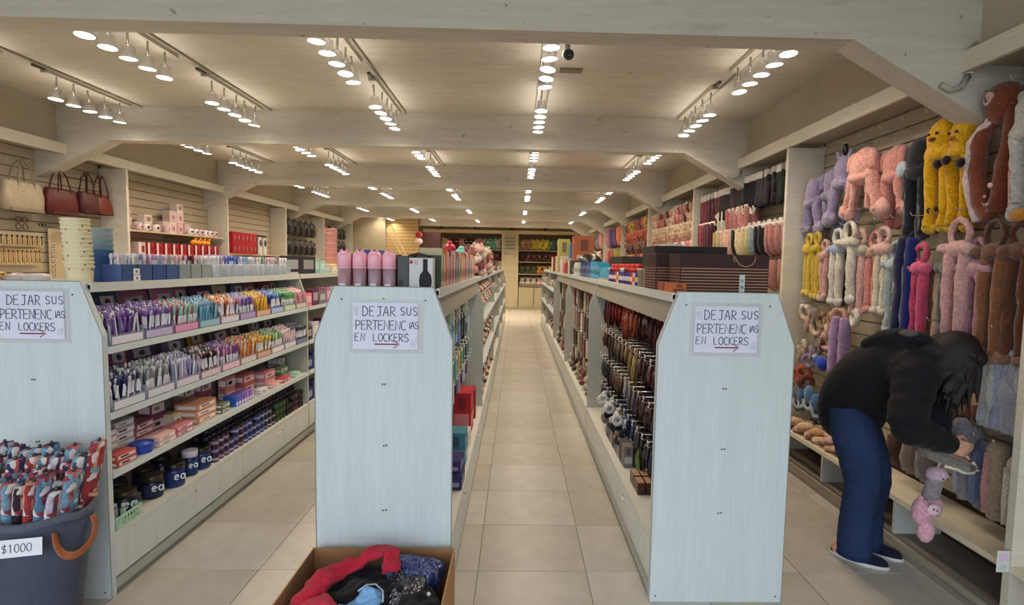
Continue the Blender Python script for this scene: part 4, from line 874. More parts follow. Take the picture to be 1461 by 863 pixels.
for r, (z, cols) in enumerate(rows):
    for k in range(12):
        yy = 2.62+.19*k
        rw = ['top', 'second', 'third', 'lowest'][r]
        peg(MS+.011, yy, z, .20, 1, 'chrome peg on the middle gondola, %s row, %s from the front' % (rw, ordn(k)), 'pegs on the middle gondola')
        for j in range(3):
            n, c = cols[(k+j//2) % len(cols)]
            place(CP[(r+k) % 2], '%s folded pack, %s peg of the %s middle row, %s from the aisle' % (n, ordn(k), rw, ordn(2-j)), 'pack', (MS+.07+.055*j, yy, z-.006), 0, 'folded packs on the middle gondola pegs', tint=jit(c, 14), sc=(1, 1, .95 if r != 3 else .7), fine=(j == 2))
def mbox(x, y, z, w, d, h, c, label, patch=(230, 220, 214)):
    pr = carton('retail_box', w, d, h, None, [(1, .1, .9, .15, .45, mixc(c, patch, .6)), (1, .2, .6, .6, .85, mixc(c, patch, .4)), (0, .1, .9, .2, .5, mixc(c, patch, .5)), (0, .3, .7, .6, .9, mixc(c, (20, 20, 30), .4))])
    return place(pr, label, 'box', (x, y, z), random.uniform(-.06, .06), None, tint=c)
mbox(-.40, 4.12, .306, .25, .14, .32, (176, 26, 36), 'large bright red box standing on the middle gondola base')
mbox(-.40, 4.50, .306, .16, .14, .24, (150, 34, 40), 'smaller red box behind the large red box')
mbox(-.37, 3.42, .306, .16, .12, .22, (64, 128, 146), 'teal box on the middle gondola base in front of the red box')
mbox(-.36, 3.08, .306, .18, .13, .09, (40, 36, 92), 'navy flat box on the middle gondola base, lower of two')
mbox(-.365, 3.10, .397, .17, .12, .07, (48, 40, 100), 'navy flat box on the middle gondola base, upper of two')
mbox(-.38, 3.75, .306, .15, .13, .12, (206, 200, 196), 'white carton on the middle gondola base beside the red box')
mbox(-.40, 2.72, .306, .2, .13, .1, (200, 186, 176), 'pale carton on the base near the middle end panel')
mbox(-.52, 2.9, .306, .3, .12, .2, (196, 190, 186), 'white carton at the back of the middle gondola base')
mbox(-.52, 3.4, .306, .3, .12, .22, (160, 60, 66), 'dull red carton at the back of the middle gondola base')
# left-hand face beyond the end panel is hidden; right-hand shelves further on
def plush_row(x, y0, y1, z, n, cols, where, grp, sc=1.0, rz=0.0, cat='plush toy', fine=True):
    for k in range(n):
        nm, c = cols[k % len(cols)]
        place(PLUSH, '%s plush on %s, %s along' % (nm, where, ordn(k)), cat, (x, y0+(y1-y0)*(k+.5)/n, z), rz+random.uniform(-.2, .2), grp, tint=jit(c, 8), sc=sc, fine=fine)
pg = G().ell((0, 0, .045), (.042, .048, .048), WHT, 10, 7, .04)
PLUSH = ('plush_toy', pg.mesh('plush_toy', M_FUR), [('head', G().ell((.008, 0, .112), (.036, .040, .036), WHT, 10, 7, .03).mesh('head', M_FUR), [('face', G().ell((.042, .014, .118), (.004, .005, .005), N((26, 22, 22)), 5, 4).ell((.042, -.014, .118), (.004, .005, .005), N((26, 22, 22)), 5, 4).ell((.043, 0, .106), (.008, .012, .008), N((224, 196, 190)), 6, 4).mesh('face', M_FUR), [])]),
    ('ear', G().ell((.0, .03, .145), (.012, .015, .018), WHT, 6, 4).mesh('ear', M_FUR), []), ('ear', G().ell((.0, -.03, .145), (.012, .015, .018), WHT, 6, 4).mesh('ear', M_FUR), []),
    ('paw', G().ell((.042, .026, .02), (.02, .016, .016), WHT, 6, 4).ell((.042, -.026, .02), (.02, .016, .016), WHT, 6, 4).mesh('paw', M_FUR), [])])
BR = [('cream', (210, 190, 156)), ('brown', (110, 70, 50)), ('pale pink', (214, 160, 150)), ('beige', (180, 150, 116)), ('black', (40, 32, 30)), ('white', (214, 206, 196)), ('dark red', (110, 50, 46))]
for m, (a, b) in enumerate([(4.9, 7.15), (7.25, 9.45), (9.55, 11.85), (11.95, 14.2)]):
    for zi, z in enumerate((1.1855, .8755, .5955, .3055)):
        plush_row(MX-.10, a, b, z, 12, BR[zi % 3:]+BR[:zi % 3], 'the %s middle gondola, %s shelf' % (ordn(m+1), ['top', 'second', 'third', 'bottom'][zi]), 'plush toys on the far middle gondolas', 1.35 if m < 2 else 1.5, 0, fine=(m < 1))
    mbox(MX-.2, (a+b)/2, TZ, .6, .2, .2, [(150, 120, 100), (120, 90, 76), (90, 60, 50), (130, 110, 90)][m], 'brown storage carton on the %s middle gondola top' % ordn(m+1)) if m >= 2 else None

# ================================================================== RIGHT ACCESSORY GONDOLA
RX = .66; RS = .98
t = thing('striped_carton', 'wide dark brown bag with tan horizontal stripes on the right gondola top', 'bag', (1.0, 2.66, TZ))
def striped(w, d, h, y=0):
    g = G().cbox(-w/2, w/2, -d/2, d/2, 0, h, .003, (58, 30, 28))
    s = G()
    for k in range(9):
        z = .006+.0145*k
        s.box(-w/2+.004, w/2-.004, -d/2-.0008, -d/2+.0002, z, z+.0045, (176, 130, 100)); s.box(-w/2-.0008, -w/2+.0002, -d/2+.004, d/2-.004, z, z+.0045, (150, 108, 84))
    return g, s
g, s = striped(.43, .20, .192); put('body', g, M_PAPER, t); put('stripe', s, M_PAPER, t)
put('cord_handle', G().tube([(.045, -.102, .184), (.05, -.112, .165), (.065, -.114, .145), (.095, -.114, .135), (.125, -.114, .145), (.14, -.112, .165), (.145, -.102, .184)], .0035, 6, (168, 130, 104)).tube([(.04, -.102, .186), (.036, -.108, .17), (.045, -.110, .155)], .003, 6, (168, 130, 104)), M_FAB, t)
put('price_tag', G().box(.072, .098, -.1045, -.1015, -.0, .098, (206, 210, 206)).box(.078, .092, -.1052, -.1045, .03, .045, (140, 146, 146)).box(.079, .090, -.1052, -.1045, .06, .075, (150, 156, 156)), M_PAPER, t)
t = thing('striped_carton', 'second brown striped bag, behind and left of the wide one', 'bag', (.93, 2.92, TZ))
g, s = striped(.40, .24, .20); put('body', g, M_PAPER, t); put('stripe', s, M_PAPER, t)
mbox(1.0, 3.22, TZ, .3, .42, .25, (46, 38, 36), 'large black carton behind the brown striped bags on the right gondola')
mbox(1.0, 4.5, TZ, .45, .34, .21, (40, 34, 32), 'black carton on the far end of the nearest right gondola top')
single('folded_paper', G().cbox(-.05, .05, -.08, .08, 0, .012, .002, (206, 200, 188)), M_PAPER, 'pale folded paper lying on the large black carton', 'paper', None, (.92, 3.22, TZ+.2515))
# small goods along the left edge of the top
mbox(.775, 2.60, TZ, .14, .07, .052, (190, 100, 52), 'orange box with dark squares at the near corner of the right gondola', (70, 40, 40))
mbox(.775, 2.75, TZ, .13, .07, .052, (160, 84, 60), 'rust checked box second along the right gondola edge', (70, 60, 80))
mbox(.78, 2.92, TZ, .15, .07, .062, (120, 60, 60), 'maroon patterned box third along the right gondola edge', (220, 190, 190))
mbox(.78, 3.08, TZ, .12, .08, .115, (130, 116, 96), 'ornate grey and orange tin box on the right gondola edge', (190, 110, 60))
mbox(.78, 3.21, TZ, .12, .08, .112, (122, 108, 92), 'ornate tin box left of the first ornate one', (180, 120, 70))
can = lambda c1, c2, c3: ('spray_tin', G().lathe([(.030, 0), (.031, .004), (.031, .095), (.027, .10)], (0, 0, 0), 12, WHT).mesh('spray_tin', M_GLOSS), [('lid', G().lathe([(.0325, .088), (.0325, .112), (.029, .116)], (0, 0, 0), 12, N(c2)).mesh('lid', M_GLOSS), []), ('label_band', G().lathe([(.0315, .03), (.0315, .06)], (0, 0, 0), 12, N(c3), False).mesh('label_band', M_PAPER), [])])
cans = [('blue', (34, 44, 110), (204, 206, 214), (220, 210, 220)), ('blue', (36, 44, 120), (150, 24, 34), (210, 200, 120)), ('white', (220, 196, 190), (190, 40, 44), (206, 90, 80)), ('red', (190, 40, 40), (196, 44, 48), (230, 200, 190)), ('blue', (40, 50, 140), (176, 30, 40), (216, 190, 100)), ('blue', (36, 40, 112), (170, 28, 36), (200, 200, 220)), ('navy', (30, 30, 76), (60, 30, 50), (190, 190, 210)), ('violet', (80, 50, 130), (200, 200, 206), (210, 180, 200))]
for k in range(16):
    n, c, l, b = cans[k % 8]
    for q in range(2):
        place(can(0, l, b), '%s tin on the right gondola edge, %s from the ornate boxes, %s row' % (n, ordn(k), ['front', 'back'][q]), 'tin', (.785+.07*q, 3.33+.07*k, TZ), random.uniform(0, 6), 'small tins with lids', tint=c)
for k in range(7):
    o = single('red_lid_tray', G().cbox(-.034, .034, -.06, .06, 0, .024, .006, (196, 28, 36)).box(-.028, .028, -.05, .05, .024, .03, (210, 60, 60)), M_GLOSS, 'glossy red flat pack lying on the tins, %s from the front' % ordn(k), 'pack', 'red packs lying on the tins', (.81, 3.45+.15*k, TZ+.1175))
bl = [('turquoise', (36, 140, 170)), ('cyan blue', (40, 150, 190)), ('royal blue', (40, 70, 150)), ('navy', (34, 40, 90)), ('indigo', (44, 48, 110)), ('pale green', (170, 190, 160)), ('white', (206, 204, 190))]
y = 4.92
for k in range(22):
    n, c = bl[min(k//3, 6)]
    pr = carton('cosmetic_box', .088, .1, .15+.01*(k % 3), None, [(-1, .15, .85, .1, .8, mixc(c, (190, 200, 220), .5)), (-1, .3, .7, .3, .6, mixc(c, (20, 20, 50), .5)), (0, .1, .9, .2, .8, mixc(c, (190, 200, 220), .4))])
    place(pr, '%s box in the row on the second right gondola, %s from the front' % (n, ordn(k)), 'box', (.81, y+.05, TZ), 0, 'boxes along the second right gondola top', tint=c); y += .1
for k, (yy, c, h, n) in enumerate([(7.4, (50, 60, 50), .2, 'dark green'), (7.7, (196, 190, 170), .2, 'cream'), (8.0, (150, 30, 44), .18, 'crimson'), (8.3, (190, 60, 70), .16, 'red'), (8.6, (206, 150, 150), .2, 'pink'), (8.95, (206, 200, 190), .24, 'white'), (9.7, (170, 160, 90), .6, 'olive green tall'), (10.2, (210, 200, 180), .3, 'ivory'), (10.8, (120, 40, 40), .3, 'dark red'), (11.3, (206, 196, 170), .3, 'sand')]):
    mbox(.84, yy, TZ, .24, .2, h, c, '%s carton on the far right gondola tops' % n)
single('black_helmet_box', G().ell((0, 0, .15), (.2, .22, .16), (28, 26, 26), 14, 8).cyl(0, 0, 0, .03, .15, 14, (30, 28, 28)), M_GLOSS, 'big round black case on the third right gondola top', 'case', None, (1.05, 7.75, TZ))
mbox(1.05, 8.6, TZ+.0, .36, .3, .6, (150, 84, 56), 'tall terracotta carton behind the round black case')
mbox(1.05, 9.2, TZ, .3, .3, .5, (40, 110, 150), 'tall blue carton behind the terracotta one')
# fascia strip below the top shelf, pegs with clip cards
rr = [(1.325, .17, [('red', (150, 30, 36)), ('dark red', (110, 24, 30)), ('maroon', (76, 26, 32)), ('orange', (196, 92, 50)), ('red', (176, 40, 40))], 0),
      (1.06, .16, [('crimson', (124, 24, 44)), ('wine', (90, 24, 36)), ('brown', (90, 56, 44)), ('gold', (176, 150, 90)), ('taupe', (120, 100, 84)), ('dark brown', (70, 48, 40))], 1),
      (.82, .15, [('black', (34, 30, 34)), ('navy', (36, 44, 76)), ('dark brown', (70, 46, 40)), ('silver', (150, 150, 154)), ('brown', (110, 80, 62))], 1),
      (.60, .12, [('black', (32, 30, 32)), ('dark blue', (36, 44, 90)), ('charcoal', (60, 56, 60)), ('blue', (50, 66, 130))], 2)]
for r, (z, dy, cols, hk) in enumerate(rr):
    n = 16
    for k in range(n):
        yy = 2.60+(4.72-2.60)*(k+.3)/n
        rw = ['top', 'second', 'third', 'lowest'][r]
        peg(RS-.011, yy, z, .22, -1, 'chrome peg on the right gondola, %s row, %s from the front' % (rw, ordn(k)), 'pegs on the right gondola')
        for j in range(4):
            nm, c = cols[(k//3+j//3) % len(cols)]
            place(HC[(hk+k//2+3*(j % 2)) % 6], '%s hair clip card, %s peg of the %s row, %s from the aisle' % (nm, ordn(k), rw, ordn(3-j)), 'hair clip card', (RS-.06-.045*j, yy, z-.006), PI, 'hair clip cards on the right gondola', tint=jit(c, 22), sc=(1.3, 1.5, random.uniform(.85, 1.25)), rot=(R(random.uniform(-7, 7)), 0, PI+random.uniform(-.3, .3)), fine=True)
scr = G()
for i in range(10):
    a = 2*PI*i/10; scr.ell((.022*math.cos(a), .022*math.sin(a), 0), (.013, .013, .016), WHT, 6, 4, .1)
SCR = ('scrunchie', scr.mesh('scrunchie', M_FAB), [])
for k in range(40):
    c, nm = ((206, 204, 200), 'silver white') if k < 16 else ((30, 28, 32), 'black') if k < 28 else ((130, 120, 116), 'grey')
    yy = 3.66+.1*(k % 8) if k < 16 else 3.56+.09*(k % 8)
    zz = .53-.035*(k//8) if k < 16 else .53-.035*(k//8)
    place(SCR, '%s scrunchie above the right gondola base, layer %s, %s from the front' % (nm, ordn(k//8), ordn(k % 8)), 'scrunchie', (.72+.03*(k % 3), yy, zz), k, 'scrunchies above the right gondola base', tint=jit(c, 10), sc=1.25, rot=(R(random.uniform(40, 90)), R(random.uniform(-30, 30)), k))
for k in range(8):
    for q in range(2):
        mbox(.74+.07*q, 3.40+.085*k, .306, .08, .06, .14, [(120, 110, 104), (84, 74, 70), (150, 144, 140)][(k+q) % 3], 'grey boxed accessory on the right gondola base, %s from the brown tray, %s row' % (ordn(k), ['front', 'back'][q]))
for k in range(6):
    for j in range(2):
        o = single('hair_clip_box', G().cbox(-.022, .022, -.05, .05, 0, .032, .003, (70, 34, 26)).box(-.019, .019, -.044, .044, .032, .034, (190, 150, 120)), M_GLOSS, 'chocolate brown small box on the right gondola base, column %s, %s' % (ONES[k], ['lower', 'upper'][j]), 'box', 'chocolate brown small boxes', (.73+.05*(k % 3), 3.0+.11*(k//3), .3055+.035*j))
single('green_bottle', G().lathe([(.026, 0), (.028, .01), (.028, .13), (.012, .16), (.012, .18)], (0, 0, 0), 12, [(96, 110, 40), (96, 110, 40), (110, 124, 50), (80, 60, 40)]), M_GLOSS, 'olive green bottle beside the chocolate brown boxes', 'bottle', None, (.80, 3.28, .3055))
# further right gondolas: pegs of mixed goods on the aisle side
far = [('black', (40, 34, 34)), ('brown', (104, 74, 56)), ('white', (190, 184, 170)), ('red', (130, 50, 46)), ('grey', (120, 112, 104)), ('beige', (180, 156, 124))]
for m, (a, b) in enumerate([(4.87, 7.18), (7.22, 9.48)]):
    for r, z in enumerate((1.32, 1.06, .8, .56)):
        for k in range(9 if m == 0 else 6):
            yy = a+.12+(b-a-.24)*k/(8 if m == 0 else 5)
            for j in range(2):
                nm, c = far[(k+r*2+j) % 6]
                place(CP[(k+r) % 2], '%s hanging pack on the %s right gondola, row %s, peg %s, %s' % (nm, ordn(m+1), ONES[r], ONES[k], ['inner', 'outer'][j]), 'pack', (RS-.10-.1*j, yy, z), PI, 'hanging packs on the far right gondolas', tint=jit(c, 10), fine=False)
            if m == 0: peg(RS-.011, yy, z+.004, .22, -1, 'chrome peg on the second right gondola, row %s, %s from the front' % (ONES[r], ordn(k)), 'pegs on the second right gondola')
    plush_row(.76, a, b, .3055, 9, far, 'the %s right gondola base' % ordn(m+1), 'soft goods on the right gondola bases', 1.0, PI)
for m, (a, b) in enumerate([(9.52, 11.88), (11.92, 14.2)]):
    for zi, z in enumerate((1.1505, .7505, .3055)):
        plush_row(.78, a, b, z, 9, BR, 'the %s right gondola, %s shelf' % (ordn(m+3), ['top', 'middle', 'bottom'][zi]), 'plush toys on the far right gondolas', 1.7, PI, fine=False)
# ================================================================== RIGHT WALL: PLUSH HATS, SCARVES, HEADBANDS
def hook_at(y, z, l=.22, lab='', grp='hooks on the right wall'):
    return single('display_hook', wire_hook(1, XRB, y, z, l), M_CHROME, lab, 'hook', grp)
def rsm(pts, rad, m=4):
    P = [Vector(p) for p in pts]; n = len(P); op = []; orr = []
    rad = [r if isinstance(r, tuple) else (r, r) for r in rad]
    for k in range(n-1):
        p0, p1, p2, p3 = P[max(k-1, 0)], P[k], P[k+1], P[min(k+2, n-1)]
        for i in range(m):
            t = i/m; op.append(tuple(.5*((2*p1)+(p2-p0)*t+(2*p0-5*p1+4*p2-p3)*t*t+(3*p1-p0-3*p2+p3)*t**3)))
            orr.append(tuple(rad[k][q]*(1-t)+rad[k+1][q]*t for q in (0, 1)))
    op.append(tuple(P[-1])); orr.append(rad[-1]); return op, orr
def limb(pts, rad, col=WHT, lump=.06, n=12):
    pts, rad = rsm(pts, rad); lump = min(lump, .03)
    return G().tube(pts, rad, n, col, (0, 1, 0), True, lump)
def build_hat(label, x, y, zt, col, style, L_=.55, grp='plush hats in the top row', ear='round', w=1.0, face=None, inner=None, rz=0.0, belly=None):
    """plush hood with two long arms hanging from it, facing the aisle (-x)"""
    t = thing('plush_hat', label, 'hat', (x, y, zt), grp, (0, 0, rz))
    random.seed(int(y*1000)+int(zt*100))
    c = col
    hd = G().ell((0, 0, -.115), (.062*w, .070*w, .125), c, 20, 15, .02).ell((-.02, 0, -.19), (.05*w, .076*w, .045), c, 16, 9, .02)
    put('hood', hd, M_FUR, t)
    if ear == 'round':
        for s in (-1, 1): put('ear', G().ell((0, s*.055*w, -.02), (.02, .03, .03), c, 8, 6, .05), M_FUR, t)
    elif ear == 'long':
        for s in (-1, 1): put('ear', limb([(0, s*.03, -.04), (-.01, s*.05, .01), (-.02, s*.06, .045)], [.02, .018, .008], c), M_FUR, t)
    elif ear == 'flop':
        for s in (-1, 1): put('ear', limb([(0, s*.05, -.03), (-.03, s*.09, -.05), (-.04, s*.10, -.14)], [.022, .03, .02], c), M_FUR, t)
    for s in (-1, 1):
        d = L_-.12
        sp = style
        pts = [(0, s*.045*w, -.15), (-.012, s*(.048*w+.01*sp), -.20), (-.01, s*(.042*w+.035*sp), -.15-d*.4), (0, s*(.040*w+.07*sp), -.15-d*.75), (-.004, s*(.042*w+.085*sp), -.12-d)]
        a = put('arm', limb(pts, [(.036*w, .03), (.038*w, .03), (.037*w, .028), (.037*w, .028), (.040*w, .03)], c), M_FUR, t)
        put('paw', G().ell((-.006, s*(.043*w+.085*sp), -.12-d+.02*sp), (.030+.012*sp, .040*w+.012*sp, .038+.022*sp), mixc(c, (255, 255, 255), .12), 10, 7, .06), M_FUR, a)
        if inner: put('lining', limb([(-.028, s*.046*w, -.22), (-.034, s*.044*w, -.15-d*.5), (-.03, s*.048*w, -.10-d)], [(.016*w, .008)]*3, inner, .02, 6), M_FUR, a)
    if face:
        put('eye', G().ell((-.070, -.024, -.085), (.008, .010, .008), face, 7, 5), M_GLOSS, t)
        put('eye', G().ell((-.070, .026, -.085), (.008, .010, .008), face, 7, 5), M_GLOSS, t)
        put('muzzle', G().ell((-.076, 0, -.115), (.012, .024, .012), belly or (236, 220, 200), 8, 5), M_FUR, t)
    random.seed(int(y*77)+3)
    return t
def build_bunny(label, x, y, zt, col, L_=.50, band=None, ring=True, paw=True, w=1.0, grp='plush hats in the second row', rz=0.0, n_arm=2, loopc=None):
    """headband ring above, soft band across, long narrow arms with ball paws"""
    t = thing('plush_hat', label, 'hat', (x, y, zt), grp, (0, 0, rz))
    random.seed(int(y*1311)+int(zt*51))
    if ring: put('ear_loop', G().torus((0, 0, -.055), .042*w, .015, loopc or col, 12, 7, 'x', 1.25, lump=.05), M_FUR, t)
    put('crown', G().ell((0, 0, -.135), (.05, .060*w, .045), band or col, 12, 8, .06), M_FUR, t)
    if band:
        for s in (-1, 1): put('band_end', G().ell((-.015, s*.055*w, -.135), (.035, .038, .03), band, 9, 6, .05), M_FUR, t)
    for i in range(n_arm):
        s = (-1, 1)[i]
        a = put('arm', limb([(0, s*.03*w, -.15), (-.004, s*.034*w, -.16-(L_-.16)*.35), (0, s*.030*w, -.16-(L_-.16)*.7), (-.002, s*.034*w, -L_+.02)], [(.026*w, .024), (.028*w, .024), (.026*w, .022), (.024*w, .022)], col), M_FUR, t)
        if paw: put('paw', G().ell((-.005, s*.036*w, -L_+.015), (.030, .034*w, .032), mixc(col, (255, 255, 255), .2), 9, 6, .07), M_FUR, a)
    random.seed(int(y*77)+5)
    return t
def build_scarf(label, x, y, zt, col, L_, w=.09, grp='scarves on the right wall', col2=None, d=.03, knot=False, rz=0.0, mat_=None):
    t = thing('plush_scarf', label, 'scarf', (x, y, zt), grp, (0, 0, rz))
    random.seed(int(y*911)+int(zt*37))
    for s in (-1, 1):
        cc = col2 if (s > 0 and col2) else col
        put('scarf_end', limb([(0, s*w*.22, 0), (-.008, s*w*.27, -L_*.25), (-.004, s*w*.25, -L_*.6), (-.008, s*w*.29, -L_)], [(w*.25, d*.6), (w*.29, d), (w*.27, d), (w*.31, d*.9)], cc, .05, 8), mat_ or M_FUR, t)
    if knot: put('knot', G().ell((-.02, 0, -.06), (.04, .05, .05), col, 9, 6, .08), M_FUR, t)
    random.seed(int(y*77)+9)
    return t
def build_ring(label, x, y, z, col, rr=.055, grp='plush headbands', bow=None, rz=0.0, name='plush_headband', cat='headband', tilt=0):
    t = thing(name, label, cat, (x, y, z), grp, (0, R(tilt), rz))
    random.seed(int(y*511)+int(z*137))
    put('band', G().torus((0, 0, 0), rr, rr*.38, col, 14, 7, 'x', .95, lump=.07), M_FUR, t)
    if bow:
        for s in (-1, 1): put('ear', G().ell((-.01, s*rr*.62, rr*.85), (.016, .022, .024), bow, 8, 5, .08), M_FUR, t)
    random.seed(int(y*77)+11)
    return t
# --- top row of the bay beside the shopper
build_hat('lilac plush hat with drooping arms beside the shelf divider, top row', 2.38, 4.30, 2.33, (158, 144, 176), .4, .40, ear='round', w=1.05, rz=.1)
build_scarf('long lilac plush scarf hanging against the divider panel', 2.44, 4.34, 2.02, (164, 150, 180), .42, .10)
build_hat('second lilac-grey plush hat, right of the one at the divider', 2.38, 4.06, 2.36, (150, 140, 170), .3, .38, ear='flop', w=1.0, rz=-.2)
build_hat('grey lilac plush hat hanging slanted below a black clip', 2.36, 3.88, 2.42, (162, 152, 184), .7, .44, ear='long', w=1.1, rz=.25)
single('hair_clip', G().ell((0, 0, 0), (.02, .022, .045), (24, 20, 24), 8, 6), M_GLOSS, 'black clip on the hook above the slanted lilac hat', 'clip', None, (2.34, 3.86, 2.47))
build_scarf('slate blue plush arms hanging below the lilac hats', 2.42, 4.00, 2.0, (78, 96, 124), .36, .12)
build_hat('large peach pink plush hat with wide paws, front one of the pair', 2.32, 3.58, 2.41, (236, 172, 156), 1, .42, ear='flop', w=1.5, rz=.1, inner=(240, 184, 170))
build_hat('peach pink plush hat just right of the largest one', 2.38, 3.36, 2.38, (222, 152, 142), .5, .40, ear='flop', w=1.3, rz=-.1)
build_scarf('rose plush scarf behind the peach hats', 2.46, 3.44, 2.15, (204, 128, 118), .27, .16)
build_hat('black and grey plush hat with pale lining in the top row', 2.38, 3.17, 2.38, (44, 42, 50), 0, .56, ear='none', w=1.15, inner=(120, 120, 126), rz=.1)
single('white_tuft', G().ell((0, 0, 0), (.03, .045, .05), (196, 206, 214), 9, 6, .1), M_FUR, 'pale tuft at the shoulder of the black plush hat', 'tuft', None, (2.33, 3.25, 2.22))
build_hat('bright yellow plush hat with black eyes, left one of the two', 2.38, 3.01, 2.455, (232, 178, 24), 0, .60, ear='none', w=1.15, face=(40, 24, 20), belly=(140, 50, 24), rz=.1)
build_hat('bright yellow plush hat with black eyes, right one of the two', 2.38, 2.86, 2.43, (226, 170, 22), 0, .58, ear='none', w=1.1, face=(40, 24, 20), belly=(190, 110, 20), rz=-.05)
for k, (y, z) in enumerate([(2.93, 2.19), (2.87, 2.20), (2.775, 2.17)]):
    single('pompom', G().ell((0, 0, 0), (.02, .028, .026), (44, 22, 20), 8, 6, .06), M_FUR, 'dark maroon pompom on the yellow plush hats, %s from the left' % ONES[k], 'pompom', 'dark pompoms', (2.29, y, z))
for k, (y, z) in enumerate([(3.03, 1.95), (2.975, 1.955)]):
    single('heart_patch', G().ell((0, 0, 0), (.006, .014, .016), (50, 26, 24), 8, 5), M_FAB, 'dark heart patch low on the left yellow plush hat, %s' % ['left', 'right'][k], 'patch', 'heart patches', (2.335, y, z))
# brown hat with white trimmed loops
t = thing('plush_hat', 'brown plush hat with pink-white trimmed loop arms at the upper right', 'hat', (2.36, 2.62, 2.50), 'plush hats in the top row')
put('hood', G().ell((0, 0, -.07), (.075, .08, .10), (132, 70, 46), 14, 9, .05), M_FUR, t)
put('face_patch', G().ell((-.062, .02, -.05), (.016, .034, .036), (226, 178, 162), 10, 6), M_FUR, t)
put('mouth', G().tube([(-.080, .028, -.04), (-.081, .018, -.05), (-.081, .020, -.065), (-.080, .008, -.062)], .0025, 5, (90, 40, 34)), M_INK, t)
a = put('arm', limb([(0, .05, -.13), (-.02, .095, -.22), (-.02, .10, -.40), (-.01, .07, -.55), (0, .03, -.63)], [.034, .036, .036, .038, .034], (132, 68, 48)), M_FUR, t)
put('lining', limb([(-.03, .04, -.14), (-.045, .125, -.24), (-.045, .135, -.42), (-.03, .11, -.56), (-.02, .085, -.64)], [.018]*5, (226, 200, 196)), M_FUR, a)
a = put('arm', limb([(0, -.05, -.10), (-.01, -.07, -.22), (-.01, -.04, -.42), (0, .0, -.60)], [.036, .042, .042, .044], (120, 60, 40)), M_FUR, t)
put('paw_print', G().ell((-.05, -.01, -.47), (.006, .016, .014), (232, 186, 176), 8, 5).ell((-.048, .02, -.52), (.006, .009, .009), (232, 186, 176), 6, 4).ell((-.05, .0, -.56), (.006, .010, .008), (232, 186, 176), 6, 4), M_FUR, a)
build_hat('white and cream plush hat half cut off at the right edge, top row', 2.34, 2.44, 2.44, (206, 204, 196), 0, .56, ear='round', w=1.1, inner=(214, 160, 156))
tc = 0
for r, (z, ys) in enumerate([(2.50, [4.2, 4.0, 3.8, 3.6, 3.4, 3.2, 3.02, 2.88, 2.66, 2.5]), (1.93, [4.3, 4.12, 3.95, 3.76, 3.58, 3.4, 3.24, 3.08, 2.94, 2.76, 2.6, 2.46]), (1.34, [4.2, 4.0, 3.8, 3.6, 3.4, 2.9, 2.7, 2.5]), (.985, [4.2, 4.0, 3.85]), (.80, [3.1, 2.9, 2.7, 2.55, 2.44])]):
    for k, y in enumerate(ys): hook_at(y, z, .24, 'chrome hook of the bay beside the shopper, %s row, %s from the far end' % (ONES[r], ordn(k)))
single('hook_rail', G().tube([(2.47, 2.32, 1.945), (2.47, 4.40, 1.945)], .004, 6, (200, 190, 176)), M_CHROME, 'thin chrome rail above the second row of plush hats', 'rail')
# --- second row
S2 = [(4.30, 1.90, (206, 176, 60), .50, None, 'yellow plush hat in the second row, leftmost at the divider', .8), (4.18, 1.90, (200, 170, 50), .52, None, 'yellow plush hat in the second row, second from the divider', .8),
      (4.07, 1.84, (206, 158, 150), .46, None, 'dusty pink plush hat behind the yellow ones in the second row', .8)]
for (y, z, c, l, b, n, w) in S2: build_bunny(n, 2.36, y, z, c, l, b, w=w)
build_scarf('near-black scarf between the dusty pink and white plush hats', 2.44, 3.98, 1.80, (44, 40, 50), .46, .09)
build_bunny('white plush hat with pale blue puffy band in the second row', 2.33, 3.86, 1.89, (220, 212, 198), .53, (160, 172, 194), w=1.15)
build_bunny('cream plush hat with large loop ears right of the blue-banded one', 2.31, 3.70, 1.93, (226, 216, 196), .54, (210, 204, 186), w=1.25, n_arm=1)
build_bunny('white plush hat with long ball paws hanging above the headbands', 2.35, 3.64, 1.88, (216, 170, 162), .57, (206, 196, 172), w=1.0)
build_bunny('rose pink plush hat in the middle of the second row', 2.38, 3.53, 1.86, (222, 148, 138), .53, (206, 170, 150), w=1.1)
build_scarf('coral pink fluffy scarf behind the rose plush hat', 2.44, 3.47, 1.78, (200, 104, 96), .46, .12)
build_bunny('pale pink plush hat with cream arms left of the grey-blue one', 2.34, 3.39, 1.88, (222, 210, 186), .54, (222, 176, 164), w=1.05, loopc=(214, 170, 160))
build_bunny('pale grey-blue plush hat with crossed arms in the second row', 2.34, 3.27, 1.78, (170, 184, 184), .56, (176, 190, 192), w=1.1)
build_scarf('royal navy blue thick scarf in the second row', 2.33, 3.155, 1.80, (22, 36, 104), .56, .15, col2=(30, 34, 70), d=.045)
build_bunny('hot pink plush hat with round pink face patch in the second row', 2.33, 3.05, 1.76, (208, 82, 116), .55, (222, 98, 136), w=1.0)
build_scarf('white and brown striped plush arms right of the hot pink hat', 2.38, 2.985, 1.62, (196, 172, 152), .42, .09, col2=(120, 76, 56))
build_scarf('maroon scarf between the brown and grey plush', 2.42, 2.93, 1.68, (88, 36, 36), .48, .08, col2=(120, 70, 50))
build_bunny('mottled grey plush hat in the second row', 2.36, 2.875, 1.76, (104, 104, 104), .58, (120, 120, 122), w=.95)
build_bunny('large pale pink plush hat with big loop above the shopper', 2.30, 2.755, 1.86, (216, 166, 162), .66, (224, 176, 170), w=1.35)
build_bunny('mauve pink plush hat with long arms right of the pale pink one', 2.33, 2.67, 1.76, (184, 130, 142), .56, (206, 156, 160), w=1.2)
build_bunny('brown plush hat with loop ears second from the right edge', 2.32, 2.565, 1.84, (140, 92, 62), .66, (116, 78, 58), w=1.25, loopc=(88, 54, 44))
